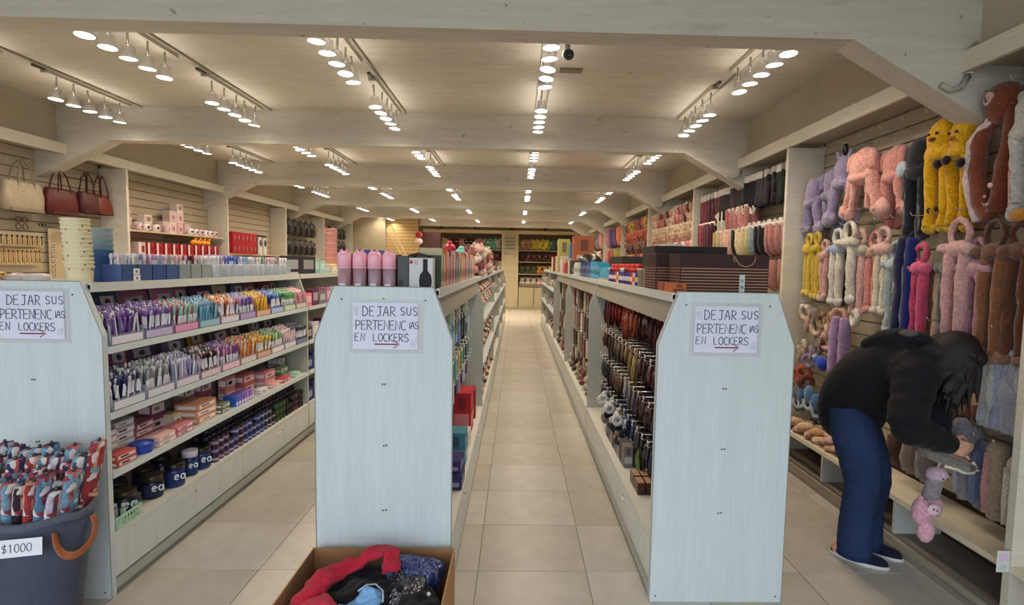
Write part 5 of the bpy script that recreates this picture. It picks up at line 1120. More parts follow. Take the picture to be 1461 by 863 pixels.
build_bunny('dark brown plush hat at the right edge of the second row', 2.34, 2.45, 1.84, (108, 66, 48), .66, (110, 72, 56), w=1.2)
single('orange_toy', G().ell((0, 0, 0), (.03, .05, .03), (206, 140, 50), 9, 6, .1), M_FUR, 'orange striped toy at the right edge above the brown plush hats', 'toy', None, (2.30, 2.43, 1.87))
# --- third row: headbands, lilac scarf, long brown and pale scarves
HB = [(4.25, 1.26, (196, 172, 148), 'beige plush headband with white pompom at the left of the third row', (222, 214, 200)), (4.22, 1.17, (186, 148, 130), 'taupe plush headband below the beige one', None), (4.12, 1.24, (120, 110, 108), 'grey plush headband behind the beige one', None), (4.08, 1.16, (204, 180, 160), 'cream plush headband with dark eyes in the third row', (196, 160, 140)),
      (4.00, 1.22, (150, 116, 84), 'brown rounded headband in the third row', (120, 92, 66)), (3.95, 1.14, (206, 176, 156), 'pale peach headband in the third row', None), (3.90, 1.21, (128, 104, 70), 'olive brown headband beside the peach one', None), (3.92, 1.07, (214, 160, 160), 'pale pink fluffy headband in front of the lilac scarf', (222, 176, 172)), (3.86, 1.24, (178, 140, 110), 'tan headband above the pink one', None), (4.0, 1.05, (96, 52, 46), 'dark maroon headband under the pink one', None),
      (3.62, 1.28, (222, 214, 196), 'white plush headband with knitted face above the shopper\'s shoulder', None), (3.80, 1.27, (196, 150, 130), 'dusty rose headband near the white one', None)]
for (y, z, c, n, b) in HB: build_ring(n, 2.33, y, z, c, .052, 'plush headbands in the third row', b, random.uniform(-.6, .6))
build_scarf('lilac plush scarf hanging beside the shopper\'s shoulder', 2.31, 3.74, 1.27, (176, 146, 186), .42, .16, rz=.2)
HC4 = [(4.32, .92, (190, 160, 140), 'pale fluffy headband at the far left of the fourth row', (196, 180, 170)), (4.26, .98, (196, 186, 160), 'cream headband ring in the fourth row', None), (4.15, .95, (140, 124, 150), 'lilac grey headband ring in the fourth row', None), (4.18, .88, (150, 130, 166), 'lilac fluffy headband below the grey ring', None), (4.06, .98, (120, 112, 100), 'olive grey headband in the fourth row', None), (4.0, .90, (150, 150, 160), 'silver grey headband in the fourth row', None)]
for (y, z, c, n, b) in HC4: build_ring(n, 2.34, y, z, c, .048, 'plush headbands in the fourth row', b, random.uniform(-.5, .5))
t = thing('plush_toy', 'bright blue plush with white tuft hanging in the fourth row', 'plush toy', (2.30, 3.93, .90))
put('body', G().ell((0, 0, 0), (.04, .06, .05), (30, 70, 190), 10, 7, .1), M_FUR, t); put('head', G().ell((-.01, .05, .02), (.03, .03, .03), (50, 100, 206), 8, 6, .06), M_FUR, t); put('tuft', G().ell((-.02, .07, .045), (.015, .018, .018), (216, 216, 220), 7, 5, .1), M_FUR, t)
for k, (y, z, c, n) in enumerate([(4.33, .74, (170, 76, 50), 'rust orange'), (4.24, .77, (190, 90, 60), 'orange'), (4.36, .66, (150, 60, 44), 'dark rust'), (4.2, .70, (120, 70, 56), 'brown')]):
    build_ring('%s tangled plush ring beside the end panel, low row' % n, 2.34, y, z, c, .05, 'rust coloured rings', None, k*.5)
def slipper(label, x, y, z, col, trim, grp, rz=0, up=False, cat='slipper'):
    t = thing('plush_slipper', label, cat, (x, y, z), grp, (0, R(-90) if up else 0, rz))
    put('sole', G().ell((0, 0, .006), (.12, .045, .008), mixc(col, (60, 50, 50), .3), 14, 5), M_FAB, t)
    put('upper', G().ell((.045, 0, .026), (.07, .045, .030), col, 12, 7, .05), M_FUR, t)
    put('lining', G().torus((-.03, 0, .022), .045, .014, trim, 12, 6, 'z', .75, lump=.06), M_FUR, t)
    return t
for k, (y, z, c) in enumerate([(4.22, .57, (90, 120, 160)), (4.12, .58, (110, 150, 190)), (4.02, .55, (80, 120, 170)), (4.3, .55, (96, 110, 130))]):
    slipper('blue plush slipper hanging low beside the jeans, %s from the left' % ordn(k), 2.34, y, z, c, (190, 206, 220), 'blue plush slippers', .3*k, True)
random.seed(42)
for k in range(16):
    y = 4.34-.052*k; n, c = [('tan', (214, 170, 120)), ('beige', (222, 190, 150)), ('peach', (222, 180, 150)), ('pale pink', (214, 170, 176))][k % 4]
    slipper('%s flat slipper in the pile on the platform, %s from the far end' % (n, ordn(k)), 2.345, y, .301+.022*(k % 3), c, mixc(c, (250, 240, 230), .4), 'flat slippers on the platform', PI+random.uniform(-.4, .4))
for k in range(3):
    single('insole', G().cbox(-.11, .11, -.04, .04, 0, .008, .02, (206, 164, 120)), M_FAB, 'flat tan insole on the platform edge, %s of its stack' % ['lowest', 'middle', 'topmost'][k], 'insole', 'flat tan insoles', (2.335, 3.47-.012*k, .3008+.0085*k), (0, 0, .5+.1*k))
# long scarves to the right of the shopper's head
for k, (y, z, c, l) in enumerate([(3.0, 1.20, (150, 96, 56), .38), (2.92, 1.24, (120, 72, 52), .42), (2.84, 1.25, (110, 62, 48), .42), (2.77, 1.27, (96, 54, 44), .44), (2.70, 1.27, (120, 70, 54), .44), (2.64, 1.27, (104, 58, 46), .42)]):
    build_scarf('%s plush scarf beside the shopper\'s head, %s from the left' % (['amber brown', 'brown', 'dark brown', 'cocoa', 'chestnut', 'dark cocoa'][k], ordn(k)), 2.40, y, z, c, l, .09, 'brown scarves beside the head')
for k, y in enumerate((2.98, 2.88, 2.80)):
    t = thing('plush_toy', 'round brown plush face at the bottom of the brown scarves, %s' % ONES[k], 'plush toy', (2.33, y, .84), 'round plush faces')
    put('head', G().ell((0, 0, 0), (.045, .05, .05), [(190, 130, 60), (120, 74, 50), (104, 60, 44)][k], 10, 7, .06), M_FUR, t)
    for s in (-1, 1): put('ear', G().ell((0, s*.04, .045), (.012, .018, .02), [(196, 140, 70), (120, 74, 50), (104, 60, 44)][k], 7, 5), M_FUR, t)
    put('face', G().ell((-.044, .015, .01), (.004, .006, .006), (40, 24, 20), 5, 4).ell((-.044, -.015, .01), (.004, .006, .006), (40, 24, 20), 5, 4), M_GLOSS, t)
for k, (y, c) in enumerate([(2.575, (196, 200, 200)), (2.50, (180, 184, 200)), (2.43, (190, 190, 196)), (2.36, (206, 206, 206))]):
    build_scarf('pale grey-lilac plush scarf near the right edge, %s from the left' % ordn(k), 2.36, y, 1.24, c, .40, .085, 'pale scarves', col2=mixc(c, (140, 140, 170), .3))
t = thing('plush_toy', 'small tan plush bear head on the pale scarf near the right edge', 'plush toy', (2.30, 2.60, .98))
put('head', G().ell((0, 0, 0), (.03, .036, .042), (206, 156, 116), 10, 7, .04), M_FUR, t)
for s in (-1, 1): put('ear', G().ell((0, s*.028, .036), (.01, .013, .014), (206, 156, 116), 7, 5), M_FUR, t)
put('face', G().ell((-.029, .012, .008), (.003, .004, .004), (40, 24, 20), 5, 4).ell((-.029, -.012, .008), (.003, .004, .004), (40, 24, 20), 5, 4).ell((-.03, 0, -.012), (.004, .008, .006), (230, 190, 160), 6, 4), M_GLOSS, t)
# lowest row: folded furs and fluffy pads
def fold(label, y, z, c, c2, w=.09, h=.26, x=2.40, grp='folded plush in the lowest row'):
    t = thing('folded_plush', label, 'plush', (x, y, z), grp)
    random.seed(int(y*991)); h = min(h, z-.31)
    put('fold', G().tube([(0, 0, 0), (-.01, 0, -.04), (-.01, 0, -h*.6), (0, 0, -h)], [(w*.4, .03), (w*.52, .045), (w*.5, .05), (w*.44, .035)], 10, c, (0, 1, 0), True, .06), M_FUR, t)
    put('lining', G().tube([(-.05, w*.1, -h*.15), (-.06, w*.12, -h*.6), (-.045, w*.1, -h*.92)], [(w*.2, .012)]*3, 8, c2, (0, 1, 0), True, .06), M_FUR, t)
for a in [('dark brown folded plush behind the shopper\'s knee', 3.22, .62, (84, 54, 46), (110, 80, 66), .09, .22), ('mottled brown folded plush left of the pink plush held low', 3.08, .64, (130, 112, 96), (150, 136, 120), .11, .24), ('grey brown folded plush under the hand', 2.97, .62, (120, 106, 98), (150, 136, 126), .1, .22),
          ('silver grey folded plush hanging right of the hand', 2.70, .80, (150, 146, 156), (180, 176, 184), .13, .38), ('slate blue folded plush between the grey and beige ones', 2.615, .74, (96, 104, 136), (110, 120, 150), .07, .34), ('beige folded plush with pink lining near the right edge', 2.53, .77, (170, 150, 126), (196, 140, 136), .11, .38), ('cream folded plush at the right edge, lowest row', 2.42, .74, (206, 196, 170), (220, 210, 190), .1, .36)]:
    fold(*a)
t = thing('plush_hat', 'round grey furry hat on the hook right of the hand', 'hat', (2.33, 2.69, .79)); put('crown', G().ell((0, 0, 0), (.05, .055, .06), (140, 134, 144), 12, 8, .06), M_FUR, t)

# --- further bays, seen above the right gondola
glove = G().cbox(-.012, .012, -.045, .045, -.15, -.02, .010, WHT)
fing = G()
for i in range(4): fing.tube([(0, -.034+.023*i, -.145), (0, -.036+.024*i, -.205+.008*abs(i-1.5))], .011, 6, WHT)
fing2 = G().tube([(0, .042, -.07), (0, .062, -.13)], .012, 6, WHT)
GLOVE = ('glove', glove.mesh('glove', M_FAB), [('fingers', fing.mesh('fingers', M_FAB), []), ('thumb', fing2.mesh('thumb', M_FAB), []), ('header_card', G().box(-.014, .014, -.03, .03, -.03, .012, N((196, 186, 176))).mesh('header_card', M_PAPER), [])])
sk = G().tube([(0, 0, -.01), (0, 0, -.14), (-.01, 0, -.19), (-.05, 0, -.225)], [(.042, .014), (.042, .016), (.040, .022), (.030, .016)], 8, WHT, (0, 1, 0))
SOCK = ('plush_sock', sk.mesh('plush_sock', M_FUR), [('cuff', G().lathe([(.02, -.03), (.024, -.02), (.024, .0), (.018, .004)], (0, 0, 0), 8, N((226, 214, 200)), True, 1.9).mesh('cuff', M_FUR), []), ('header_card', G().box(-.002, .002, -.02, .02, .0, .03, N((206, 200, 190))).mesh('header_card', M_PAPER), [])])
def hang_row(proto, kind, cat, bayn, rowword, y0, y1, z, cols, n, grp, sc=1.0, depth=2, x0=2.30, fine=True):
    for k in range(n):
        yy = y0+(y1-y0)*(k+.5)/n
        if fine: hook_at(yy, z+.01, .2, 'chrome hook in the %s bay of the right wall, %s row, %s' % (bayn, rowword, ordn(k)), 'hooks in the %s bay' % bayn)
        for j in range(depth):
            nm, c = cols[min(len(cols)-1, int(k*len(cols)/n))] if kind != "plush cluster" else cols[(k*5+int(z*100)) % len(cols)]
            place(proto, '%s %s, %s right bay, %s row, %s from the near end, %s' % (nm, kind, bayn, rowword, ordn(k), ['outer', 'inner', 'innermost'][j]), cat, (x0+.07*j, yy+.006*j, z), PI+random.uniform(-.4, .4), grp, tint=jit(c, 12), sc=sc, fine=fine)
BK = ('black', (38, 34, 36)); 
hang_row(GLOVE, 'gloves', 'gloves', 'second', 'top', 4.52, 5.8, 2.50, [('dark green', (44, 50, 44)), BK, ('charcoal', (48, 48, 56)), BK, BK, ('dark plum', (60, 40, 46))], 10, 'black gloves in the second bay', 1.5)
hang_row(GLOVE, 'gloves', 'gloves', 'second', 'top far', 5.82, 6.7, 2.46, [BK, ('maroon', (84, 36, 44)), ('plum', (70, 34, 44)), ('wine', (100, 40, 50))], 8, 'maroon gloves in the second bay', 1.7)
hang_row(SOCK, 'socks', 'socks', 'second', 'middle', 5.3, 6.1, 2.24, [('pink', (196, 130, 124)), ('dusty pink', (180, 110, 108)), ('white', (210, 204, 186))], 7, 'pink socks in the second bay', 1.15)
for k in range(7):
    build_ring('white fluffy cuff ring at the bottom of the gloves, %s from the near end' % ordn(k), 2.30, 5.25+.14*k, 2.18+.01*(k % 2), (214, 204, 184), .04, 'white fluffy cuffs', None, k*.7, 'fluffy_ring', 'ring')
hang_row(SOCK, 'socks', 'socks', 'second', 'third', 4.52, 6.2, 2.02, [('dusty pink', (176, 128, 118)), ('rose', (170, 110, 104)), ('pink', (196, 144, 134)), BK, ('pale blue', (150, 160, 176)), ('pale yellow', (206, 196, 130)), ('cream', (206, 190, 150)), BK, ('pink', (206, 160, 150)), ('peach', (214, 170, 150)), ('beige', (190, 166, 130)), ('olive', (170, 156, 96))], 16, 'socks in the third row of the second bay', 1.25)
hang_row(SOCK, 'socks', 'socks', 'second', 'far third', 6.2, 6.68, 2.14, [('maroon', (80, 36, 44)), ('plum', (96, 50, 66)), ('red', (130, 44, 50))], 6, 'maroon socks in the second bay', 1.6)
hang_row(SOCK, 'socks', 'socks', 'second', 'fourth', 4.52, 6.7, 1.70, [('dusty pink', (170, 120, 112)), ('cream', (196, 180, 150)), ('maroon', (90, 40, 44))], 12, 'socks in the fourth row of the second bay', 1.2, fine=False)
fl_ = G()
for i in range(9):
    a = i*2.4; fl_.ell((.012*math.cos(a*1.7), .034*math.cos(a), -.05+.034*math.sin(a)), (.022, .022, .022), WHT, 6, 5, .12)
FLW = ('plush_cluster', fl_.mesh('plush_cluster', M_FUR), [('header_card', G().box(-.002, .002, -.022, .022, -.012, .024, N((206, 190, 176))).mesh('header_card', M_PAPER), [])])
PKS = [('pink', (190, 122, 118)), ('cream', (206, 180, 150)), ('salmon', (196, 138, 122)), ('pale pink', (208, 164, 150)), ('brown', (110, 70, 60)), ('rose', (170, 96, 100)), ('peach', (208, 160, 134))]
for r, z in enumerate((2.46, 2.34, 2.22, 2.10)):
    hang_row(FLW, 'plush cluster', 'plush cluster', 'third', ONES[r], 6.86, 9.05, z, PKS if r < 2 else [('beige', (190, 150, 124)), ('salmon', (196, 116, 108)), ('cream', (214, 190, 160)), ('dark brown', (70, 40, 40)), ('peach', (206, 150, 130))], 16, 'pink plush clusters in the third bay', 1.5, 1)
for r, z in enumerate((1.96, 1.80, 1.62)):
    hang_row(FLW, 'plush cluster', 'plush cluster', 'third', ONES[4+r], 6.86, 9.05, z, [('cream', (206, 176, 150)), ('pink', (206, 120, 130)), ('white', (214, 200, 190)), ('rose', (196, 90, 100))], 12, 'lower plush clusters in the third bay', 1.9, 1)
def farbay(bayn, y0, y1, sets):
    for r, (z, cols, pr, kind, sc, n) in enumerate(sets):
        hang_row(pr, kind, kind, bayn, ONES[r], y0+.16, y1-.16, z, cols, n, '%s in the %s bay' % (kind, bayn), sc, 1, fine=False)
OR = [('rust', (150, 70, 44)), ('red', (140, 50, 40)), ('brown', (96, 54, 40)), ('orange', (180, 96, 56)), ('yellow', (190, 156, 76)), ('mustard', (160, 126, 60))]; RE = [('dark red', (116, 44, 38)), ('brown', (96, 56, 42)), ('orange', (160, 76, 46)), ('dark brown', (70, 44, 36)), ('mustard', (150, 120, 60))]
farbay('fourth', 9.2, 11.4, [(2.5, OR, FLW, 'plush cluster', 2.4, 9), (2.28, RE, FLW, 'plush cluster', 2.4, 9), (2.06, RE, FLW, 'plush cluster', 2.4, 9), (1.84, OR, FLW, 'plush cluster', 2.4, 9), (1.6, PKS, FLW, 'plush cluster', 2.2, 9)])
PU = [('orange', (214, 110, 60)), ('purple', (96, 60, 110)), ('violet', (80, 64, 120)), ('pink', (190, 110, 120))]
farbay('fifth', 11.55, 13.75, [(2.5, PU, SOCK, 'socks', 1.9, 8), (2.0, [('olive', (150, 140, 60)), ('red', (150, 60, 50)), ('pink', (190, 130, 120))], SOCK, 'socks', 2.0, 8), (1.6, PKS, FLW, 'plush cluster', 2.2, 8)])
farbay('sixth', 13.9, 16.1, [(2.5, [('pink', (206, 140, 130)), ('grey', (120, 120, 110)), ('brown', (110, 76, 60))], SOCK, 'socks', 1.9, 8), (2.0, BR, FLW, 'plush cluster', 2.6, 8), (1.6, BR, FLW, 'plush cluster', 2.6, 8)])
farbay('seventh', 16.2, 18.4, [(2.5, [('blue', (46, 110, 150)), ('teal', (60, 120, 130)), ('grey', (120, 116, 110))], SOCK, 'socks', 1.9, 8), (2.0, [('blue', (50, 90, 150)), ('brown', (110, 76, 60))], SOCK, 'socks', 1.9, 8)])
# post of the next bay with a small mint sign at the bottom right
t = thing('sign_holder', 'small white and mint card fixed low on the post at the right edge', 'sign', (2.19, 2.262, .30))
put('card', G().cbox(-.028, .03, -.006, 0, -.03, .07, .003, (206, 214, 206)), M_PAPER, t)
put('printed_label', G().box(-.02, .022, -.0068, -.006, .02, .06, (214, 190, 214)).ell((.0, -.0068, -.005), (.016, .001, .014), (190, 196, 200), 10, 5), M_PAPER, t)

# ================================================================== BACK WALL
t = thing('back_shelf_unit', 'wide back wall shelving of plush toys at the end of the aisles', 'shelving', (0, 0, 0))
put('frame_top', G().box(-3.36, 2.4, 19.28, 19.32, 2.70, 2.82, (206, 186, 140)), M_WOODL, t)
put('column_board', G().box(-.45, -.05, 19.22, 19.27, 0, 2.7, (186, 172, 138)), M_WOODL, t)
for x in (-3.34, -.50, .0, 2.36): put('upright', G().box(x-.05, x+.05, 19.28, 20.0, 0, 2.7, (200, 186, 150)), M_WOODL, t)
put('back_board', G().box(-3.3, 2.4, 19.98, 20.0, 0, 2.8, (120, 104, 76)), M_MATTE, t)
for z in (2.13, 1.72, 1.28, .86):
    put('shelf', G().box(-3.28, -.56, 19.35, 19.97, z-.03, z, (170, 150, 120)), M_WOODL, t)
    put('shelf', G().box(.06, 2.30, 19.35, 19.97, z-.03, z, (170, 150, 120)), M_WOODL, t)
for k in range(4):
    d = put('cabinet_door', G().box(.08+.56*k, .62+.56*k, 19.26, 19.29, .10, .80, (178, 166, 132)), M_WOODL, t)
    put('cabinet_door', G().box(-3.26+.68*k, -2.62+.68*k, 19.26, 19.29, .10, .80, (178, 166, 132)), M_WOODL, t)
put('back_plinth', G().box(-3.3, 2.4, 19.2, 19.26, 0, .10, (160, 150, 126)), M_WOODL, t)
t['label'] = 'wide back wall shelving of plush toys at the end of the aisles'
single('lined_board', G().box(-.44, -.06, 19.17, 19.219, 2.0, 2.66, (170, 164, 140)).box(-.42, -.08, 19.16, 19.17, 2.52, 2.56, (120, 116, 100)).box(-.42, -.08, 19.16, 19.17, 2.40, 2.44, (120, 116, 100)).box(-.42, -.08, 19.16, 19.17, 2.28, 2.32, (120, 116, 100)).box(-.42, -.08, 19.16, 19.17, 2.16, 2.20, (120, 116, 100)), M_PAPER, 'pale lined panel on the back wall column between the shelf units', 'sign')
def backrow(x0, x1, z, n, cols, word, sc):
    for k in range(n):
        nm, c = cols[int(k*len(cols)/n)]
        place(PLUSH, '%s plush on the back wall, %s, %s from the left' % (nm, word, ordn(k)), 'plush toy', (x0+(x1-x0)*(k+.5)/n, 19.6, z+.0005), -PI/2+random.uniform(-.3, .3), 'plush toys on the back wall, %s' % word, tint=jit(c, 10), sc=(sc, sc*1.25, sc), fine=True)
backrow(-3.25, -.6, 2.13, 14, [('peach', (214, 150, 110)), ('cream', (222, 196, 150)), ('brown', (96, 56, 46)), ('salmon', (200, 130, 110)), ('dark', (60, 44, 44)), ('pink', (196, 150, 140)), ('mint', (110, 180, 160)), ('white', (206, 200, 196))], 'left upper shelf', 2.6)
backrow(.1, 2.2, 2.13, 10, [('tan', (190, 150, 110)), ('yellow', (214, 196, 60)), ('lemon', (226, 206, 70)), ('green', (110, 150, 110)), ('grey', (90, 96, 96)), ('lime', (190, 190, 90)), ('cream', (226, 206, 160))], 'right upper shelf', 2.6)
backrow(.1, 2.2, 1.72, 10, [('dark red', (100, 44, 44)), ('brown', (90, 60, 50)), ('red', (130, 50, 50)), ('grey', (96, 90, 84))], 'right second shelf', 1.9)
backrow(.1, 2.2, 1.28, 10, [('green', (70, 80, 50)), ('amber', (206, 150, 60)), ('yellow', (222, 190, 90)), ('gold', (214, 170, 80))], 'right third shelf', 1.9)
backrow(.1, 2.2, .86, 10, [('white', (206, 200, 190)), ('pink', (214, 180, 180)), ('cream', (220, 214, 170)), ('lemon', (210, 200, 110))], 'right fourth shelf', 1.9)
backrow(-3.25, -.6, 1.72, 14, BR, 'left second shelf', 1.9); backrow(-3.25, -.6, 1.28, 14, BR, 'left third shelf', 1.9)
for k, x in enumerate((-2.7, -1.5, -.2, 1.0, 2.0)):
    single('spot_camera', G().cyl(x, 19.2, 2.84, 2.92, .05, 10, (40, 34, 30)), M_GLOSS, 'small dark fixture above the back shelving, %s from the left' % ONES[k], 'fixture', 'dark fixtures above the back shelving')
# stair opening on the far left: lit slatted wall with two handrails, dark doorway
t = thing('slat_panel_wall', 'warm lit slatted panel beside the stair handrails at the far left', 'panel', (0, 0, 0))
put('back_board', G().box(-4.0, -2.99, 16.5, 16.53, 0, 3.0, (150, 116, 70)), M_MATTE, t)
sm = G().cbox(-3.98, -3.0, 16.47, 16.498, 0, .085, .004, (206, 176, 120)).mesh('slat', M_SLAT)
for k in range(17): obj('slat', sm, t, (0, 0, 1.3+.1*k))
for s, dx in enumerate((0, .22)):
    single('handrail', G().tube([(-3.75+dx*.8, 15.3, 2.66), (-3.25+dx*.6, 15.3, 1.75), (-2.85+dx*.6, 15.3, .9)], .025, 8, (206, 186, 140)), M_WOODL, 'pale wooden stair handrail at the far left, %s one' % ['left', 'right'][s], 'handrail')
for s, x in enumerate((-3.05, -2.87)): single('newel_post', G().cbox(x, x+.06, 15.27, 15.33, 0, .98, .008, (190, 170, 130)), M_WOODL, 'wooden post carrying the %s stair handrail' % ['left', 'right'][s], 'post')
single('dark_doorway_block', G().cbox(-2.95, -2.35, 16.6, 16.9, 0, 2.55, .01, (70, 40, 34)), M_MATTE, 'tall dark brown block standing for the shaded doorway beside the lit slatted panel', 'doorway block')  # darkness of the stair opening, painted as a solid brown block
t = thing('plush_toy', 'red and white plush hanging beside the dark doorway far left', 'plush toy', (-2.97, 16.3, 2.25))
put('head', G().ell((0, 0, 0), (.12, .1, .11), (226, 190, 186), 10, 7, .05), M_FUR, t); put('body', G().ell((0, 0, .2), (.11, .1, .1), (170, 40, 40), 10, 7, .05), M_FUR, t)
put('strap', G().tube([(0, 0, .28), (0, 0, .8)], .01, 5, (90, 40, 40)), M_FAB, t)

# ================================================================== FRONT: FABRIC BIN AND CARDBOARD BOX
BX, BY = -2.035, 2.20
t = thing('fabric_bin', 'large dark grey soft bin with tan leather handles in front of the left end panel', 'bin', (BX, BY, 0))
def sring(rx, ry, z, n=28, jx=0.0): return [(rx*math.cos(2*PI*i/n)*(1+jx*math.sin(5*i)), ry*math.sin(2*PI*i/n)*(1+jx*math.cos(3*i)), z+(.006*math.sin(i*1.3) if jx else 0)) for i in range(n)]
rings = [sring(.17, .13, 0), sring(.185, .145, .02), sring(.21, .155, .2, jx=.012), sring(.24, .165, .40, jx=.015), sring(.268, .170, .555, jx=.006), sring(.260, .162, .555, jx=.006), sring(.23, .155, .40), sring(.16, .12, .03)]
g = G(); vs = [p for r in rings for p in r]; n = 28; fs = [(k*n+i, k*n+(i+1) % n, (k+1)*n+(i+1) % n, (k+1)*n+i) for k in range(len(rings)-1) for i in range(n)]
fs += [tuple(range(n-1, -1, -1)), tuple((len(rings)-1)*n+i for i in range(n))]
g.add(vs, fs, (76, 80, 96), True); put('body', g, M_FAB, t)
g = G(); g.add([p for r in (sring(.270, .172, .533, jx=.006), sring(.275, .177, .55, jx=.006), sring(.272, .174, .563, jx=.006), sring(.258, .160, .563, jx=.006)) for p in r], [(k*n+i, k*n+(i+1) % n, (k+1)*n+(i+1) % n, (k+1)*n+i) for k in range(3) for i in range(n)], (92, 94, 108), True); put('hem', g, M_FAB, t)
for s in (1, -1):
    h = put('handle', G().tube(*rsm([(s*.215, -.105, .505), (s*.235, -.12, .46), (s*.258, -.115, .42), (s*.282, -.085, .405), (s*.292, -.03, .425), (s*.285, .01, .47), (s*.268, .02, .52)], [(.016, .005)]*7), 8, (164, 92, 56), (1, 0, 0)), M_LEATH, t)
    put('rivet', G().ell((s*.215, -.110, .502), (.006, .006, .006), (196, 170, 120), 8, 5), M_CHROME, h)
tt = thing('price_sign', 'white card reading $1000 stuck on the fabric bin', 'sign', (-1.890, BY-.178, .482), None, (R(-5), 0, R(14)))
put('card', G().box(-.072, .072, -.0012, 0, -.034, .034, (226, 228, 232)), M_PAPER, tt)
g = G(); write(g, '$1000', (-.058, -.0012, -.016), (1, 0, 0), (0, 0, 1), (0, -1, 0), .032, .0013, (66, 70, 84), .62); put('handwriting', g, M_INK, tt)
# folded umbrellas / wrapped fabric packs standing in the bin
UC = [((64, 84, 116), (200, 206, 214), 'navy and white'), ((90, 130, 160), (140, 50, 60), 'light blue floral'), ((120, 160, 186), (190, 100, 96), 'sky blue floral'), ((110, 26, 40), (206, 200, 206), 'crimson printed'), ((196, 184, 200), (90, 60, 90), 'white and purple printed'), ((50, 40, 50), (206, 186, 180), 'black striped'), ((90, 150, 190), (60, 40, 60), 'aqua patterned'), ((60, 50, 96), (190, 90, 90), 'indigo patterned'), ((170, 60, 60), (214, 150, 120), 'brick red floral'), ((190, 190, 196), (110, 40, 50), 'pale printed')]
def wrapped(label, x, y, rx, ry, c1, c2, h):
    t = thing('folded_umbrella', label, 'umbrella', (x, y, .055), 'folded umbrellas in the bin', (R(ry), R(rx), 0))
    g = G(); cols = []; n = 14; m = 30
    pts = [(0, 0, h*k/m) for k in range(m+1)]
    rad = [((.020+.022*min(1, k/12.0))*(1 if k < m else .8), .014+.006*min(1, k/12.0)) for k in range(m+1)]
    for k in range(m):
        for i in range(n):
            cols.append(c2 if (i*3+k//5) % 11 == 0 else c1)
    g.tube(pts, rad, n, cols, (1, 0, 0), True, .07); put('canopy', g, M_PRINT, t)
    put('tie', G().lathe([(.041, h*.70), (.042, h*.72)], (0, 0, 0), 10, c2, False, .5), M_FAB, t)
    put('tip', G().cyl(0, 0, h-.002, h+.014, .008, 8, (60, 56, 60), .005), M_GLOSS, t)
    return t
k = 0
for row, yy in enumerate((-.11, -.04, .03, .10)):
    for i in range(9):
        x = -.20+.05*i+(.02 if row % 2 else 0)
        if (x/.27)**2+(yy/.2)**2 > 1.1: continue
        c1, c2, nm = UC[(k*3+row) % 10]
        wrapped('%s folded umbrella in the fabric bin, %s row, %s from the left' % (nm, ['front', 'second', 'third', 'back'][row], ordn(i)), BX+x*.45, BY+yy*.45, 8*x/.2+3, -4*yy/.15, c1, c2, .64+.03*row+random.uniform(-.02, .05)); k += 1
# cardboard box
t = thing('cardboard_box', 'open brown cardboard box of clothes in front of the middle end panel', 'box', (-.59, 2.16, 0))
W2, D2, H2 = .325, .24, .285
def wallp(g, a, b, col, lean=.02): pass
g = G()
th = .006
for (x0, x1, y0, y1) in ((-W2, W2, -D2, -D2+th), (-W2, W2, D2-th, D2), (-W2, -W2+th, -D2, D2), (W2-th, W2, -D2, D2)): pass
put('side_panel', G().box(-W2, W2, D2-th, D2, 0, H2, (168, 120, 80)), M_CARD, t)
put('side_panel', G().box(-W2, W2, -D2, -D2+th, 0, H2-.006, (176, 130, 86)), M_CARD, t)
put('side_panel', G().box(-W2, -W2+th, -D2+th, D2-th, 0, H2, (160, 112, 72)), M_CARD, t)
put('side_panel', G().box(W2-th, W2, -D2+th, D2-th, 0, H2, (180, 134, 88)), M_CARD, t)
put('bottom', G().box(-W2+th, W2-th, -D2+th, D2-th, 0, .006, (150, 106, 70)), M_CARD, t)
put('card', G().box(-.26, -.10, -D2-.002, -D2, H2-.08, H2-.006, (226, 226, 222)).box(.04, .16, -D2-.002, -D2, H2-.08, H2-.004, (226, 226, 222)), M_PAPER, t)
def cloth(label, cx, cy, z, rx, ry, amp, col, mt, seed, h=.05, mixcol=None, mask=None):
    rnd = random.Random(seed); nx = 64; ny = 48; vs = []; fs = []; cc = []
    ph = [rnd.uniform(0, 6) for _ in range(6)]
    for j in range(ny+1):
        for i in range(nx+1):
            u = i/nx*2-1; v = j/ny*2-1; r = math.sqrt(u*u+v*v)
            q = max(0, 1-r**3*.5)
            f = amp*(math.sin(u*4+ph[0]+v*2)*.5+math.sin(v*6+ph[1]-u*3)*.4+math.sin((u+v)*9+ph[2])*.25+math.sin((u-v)*13+ph[3])*.12)
            e = 1/max(1.0, r)
            vs.append((cx+rx*u*e*(1+.06*math.sin(v*7+ph[4])), cy+ry*v*e*(1+.06*math.sin(u*8+ph[5])), z+h*q+f*q-(.035 if r > .98 else 0)))
    for j in range(ny):
        for i in range(nx):
            a = j*(nx+1)+i; fs.append((a, a+1, a+nx+2, a+nx+1)); cc.append(col if not mixcol or rnd.random() < .7 else rnd.choice(mixcol))
    g = G().add(vs, fs, cc, True)
    base = len(g.v); g.add([(p[0], p[1], p[2]-.012) for p in vs], [tuple(reversed(f)) for f in fs], cc, True)
    return single('garment', g, mt, label, 'clothes')
cloth('black rumpled garment filling the middle of the cardboard box', -.62, 2.14, .20, .24, .19, .030, (24, 22, 28), M_FAB, 3, .07)
cloth('black sequined garment on the right side of the box', -.44, 2.185, .215, .085, .19, .016, (44, 44, 54), M_SEQ, 5, .07, [(200, 200, 206), (120, 120, 130), (24, 24, 30)])
cloth('black satin garment low at the front right of the box', -.44, 2.06, .20, .15, .17, .022, (20, 18, 24), M_FAB, 8, .07)
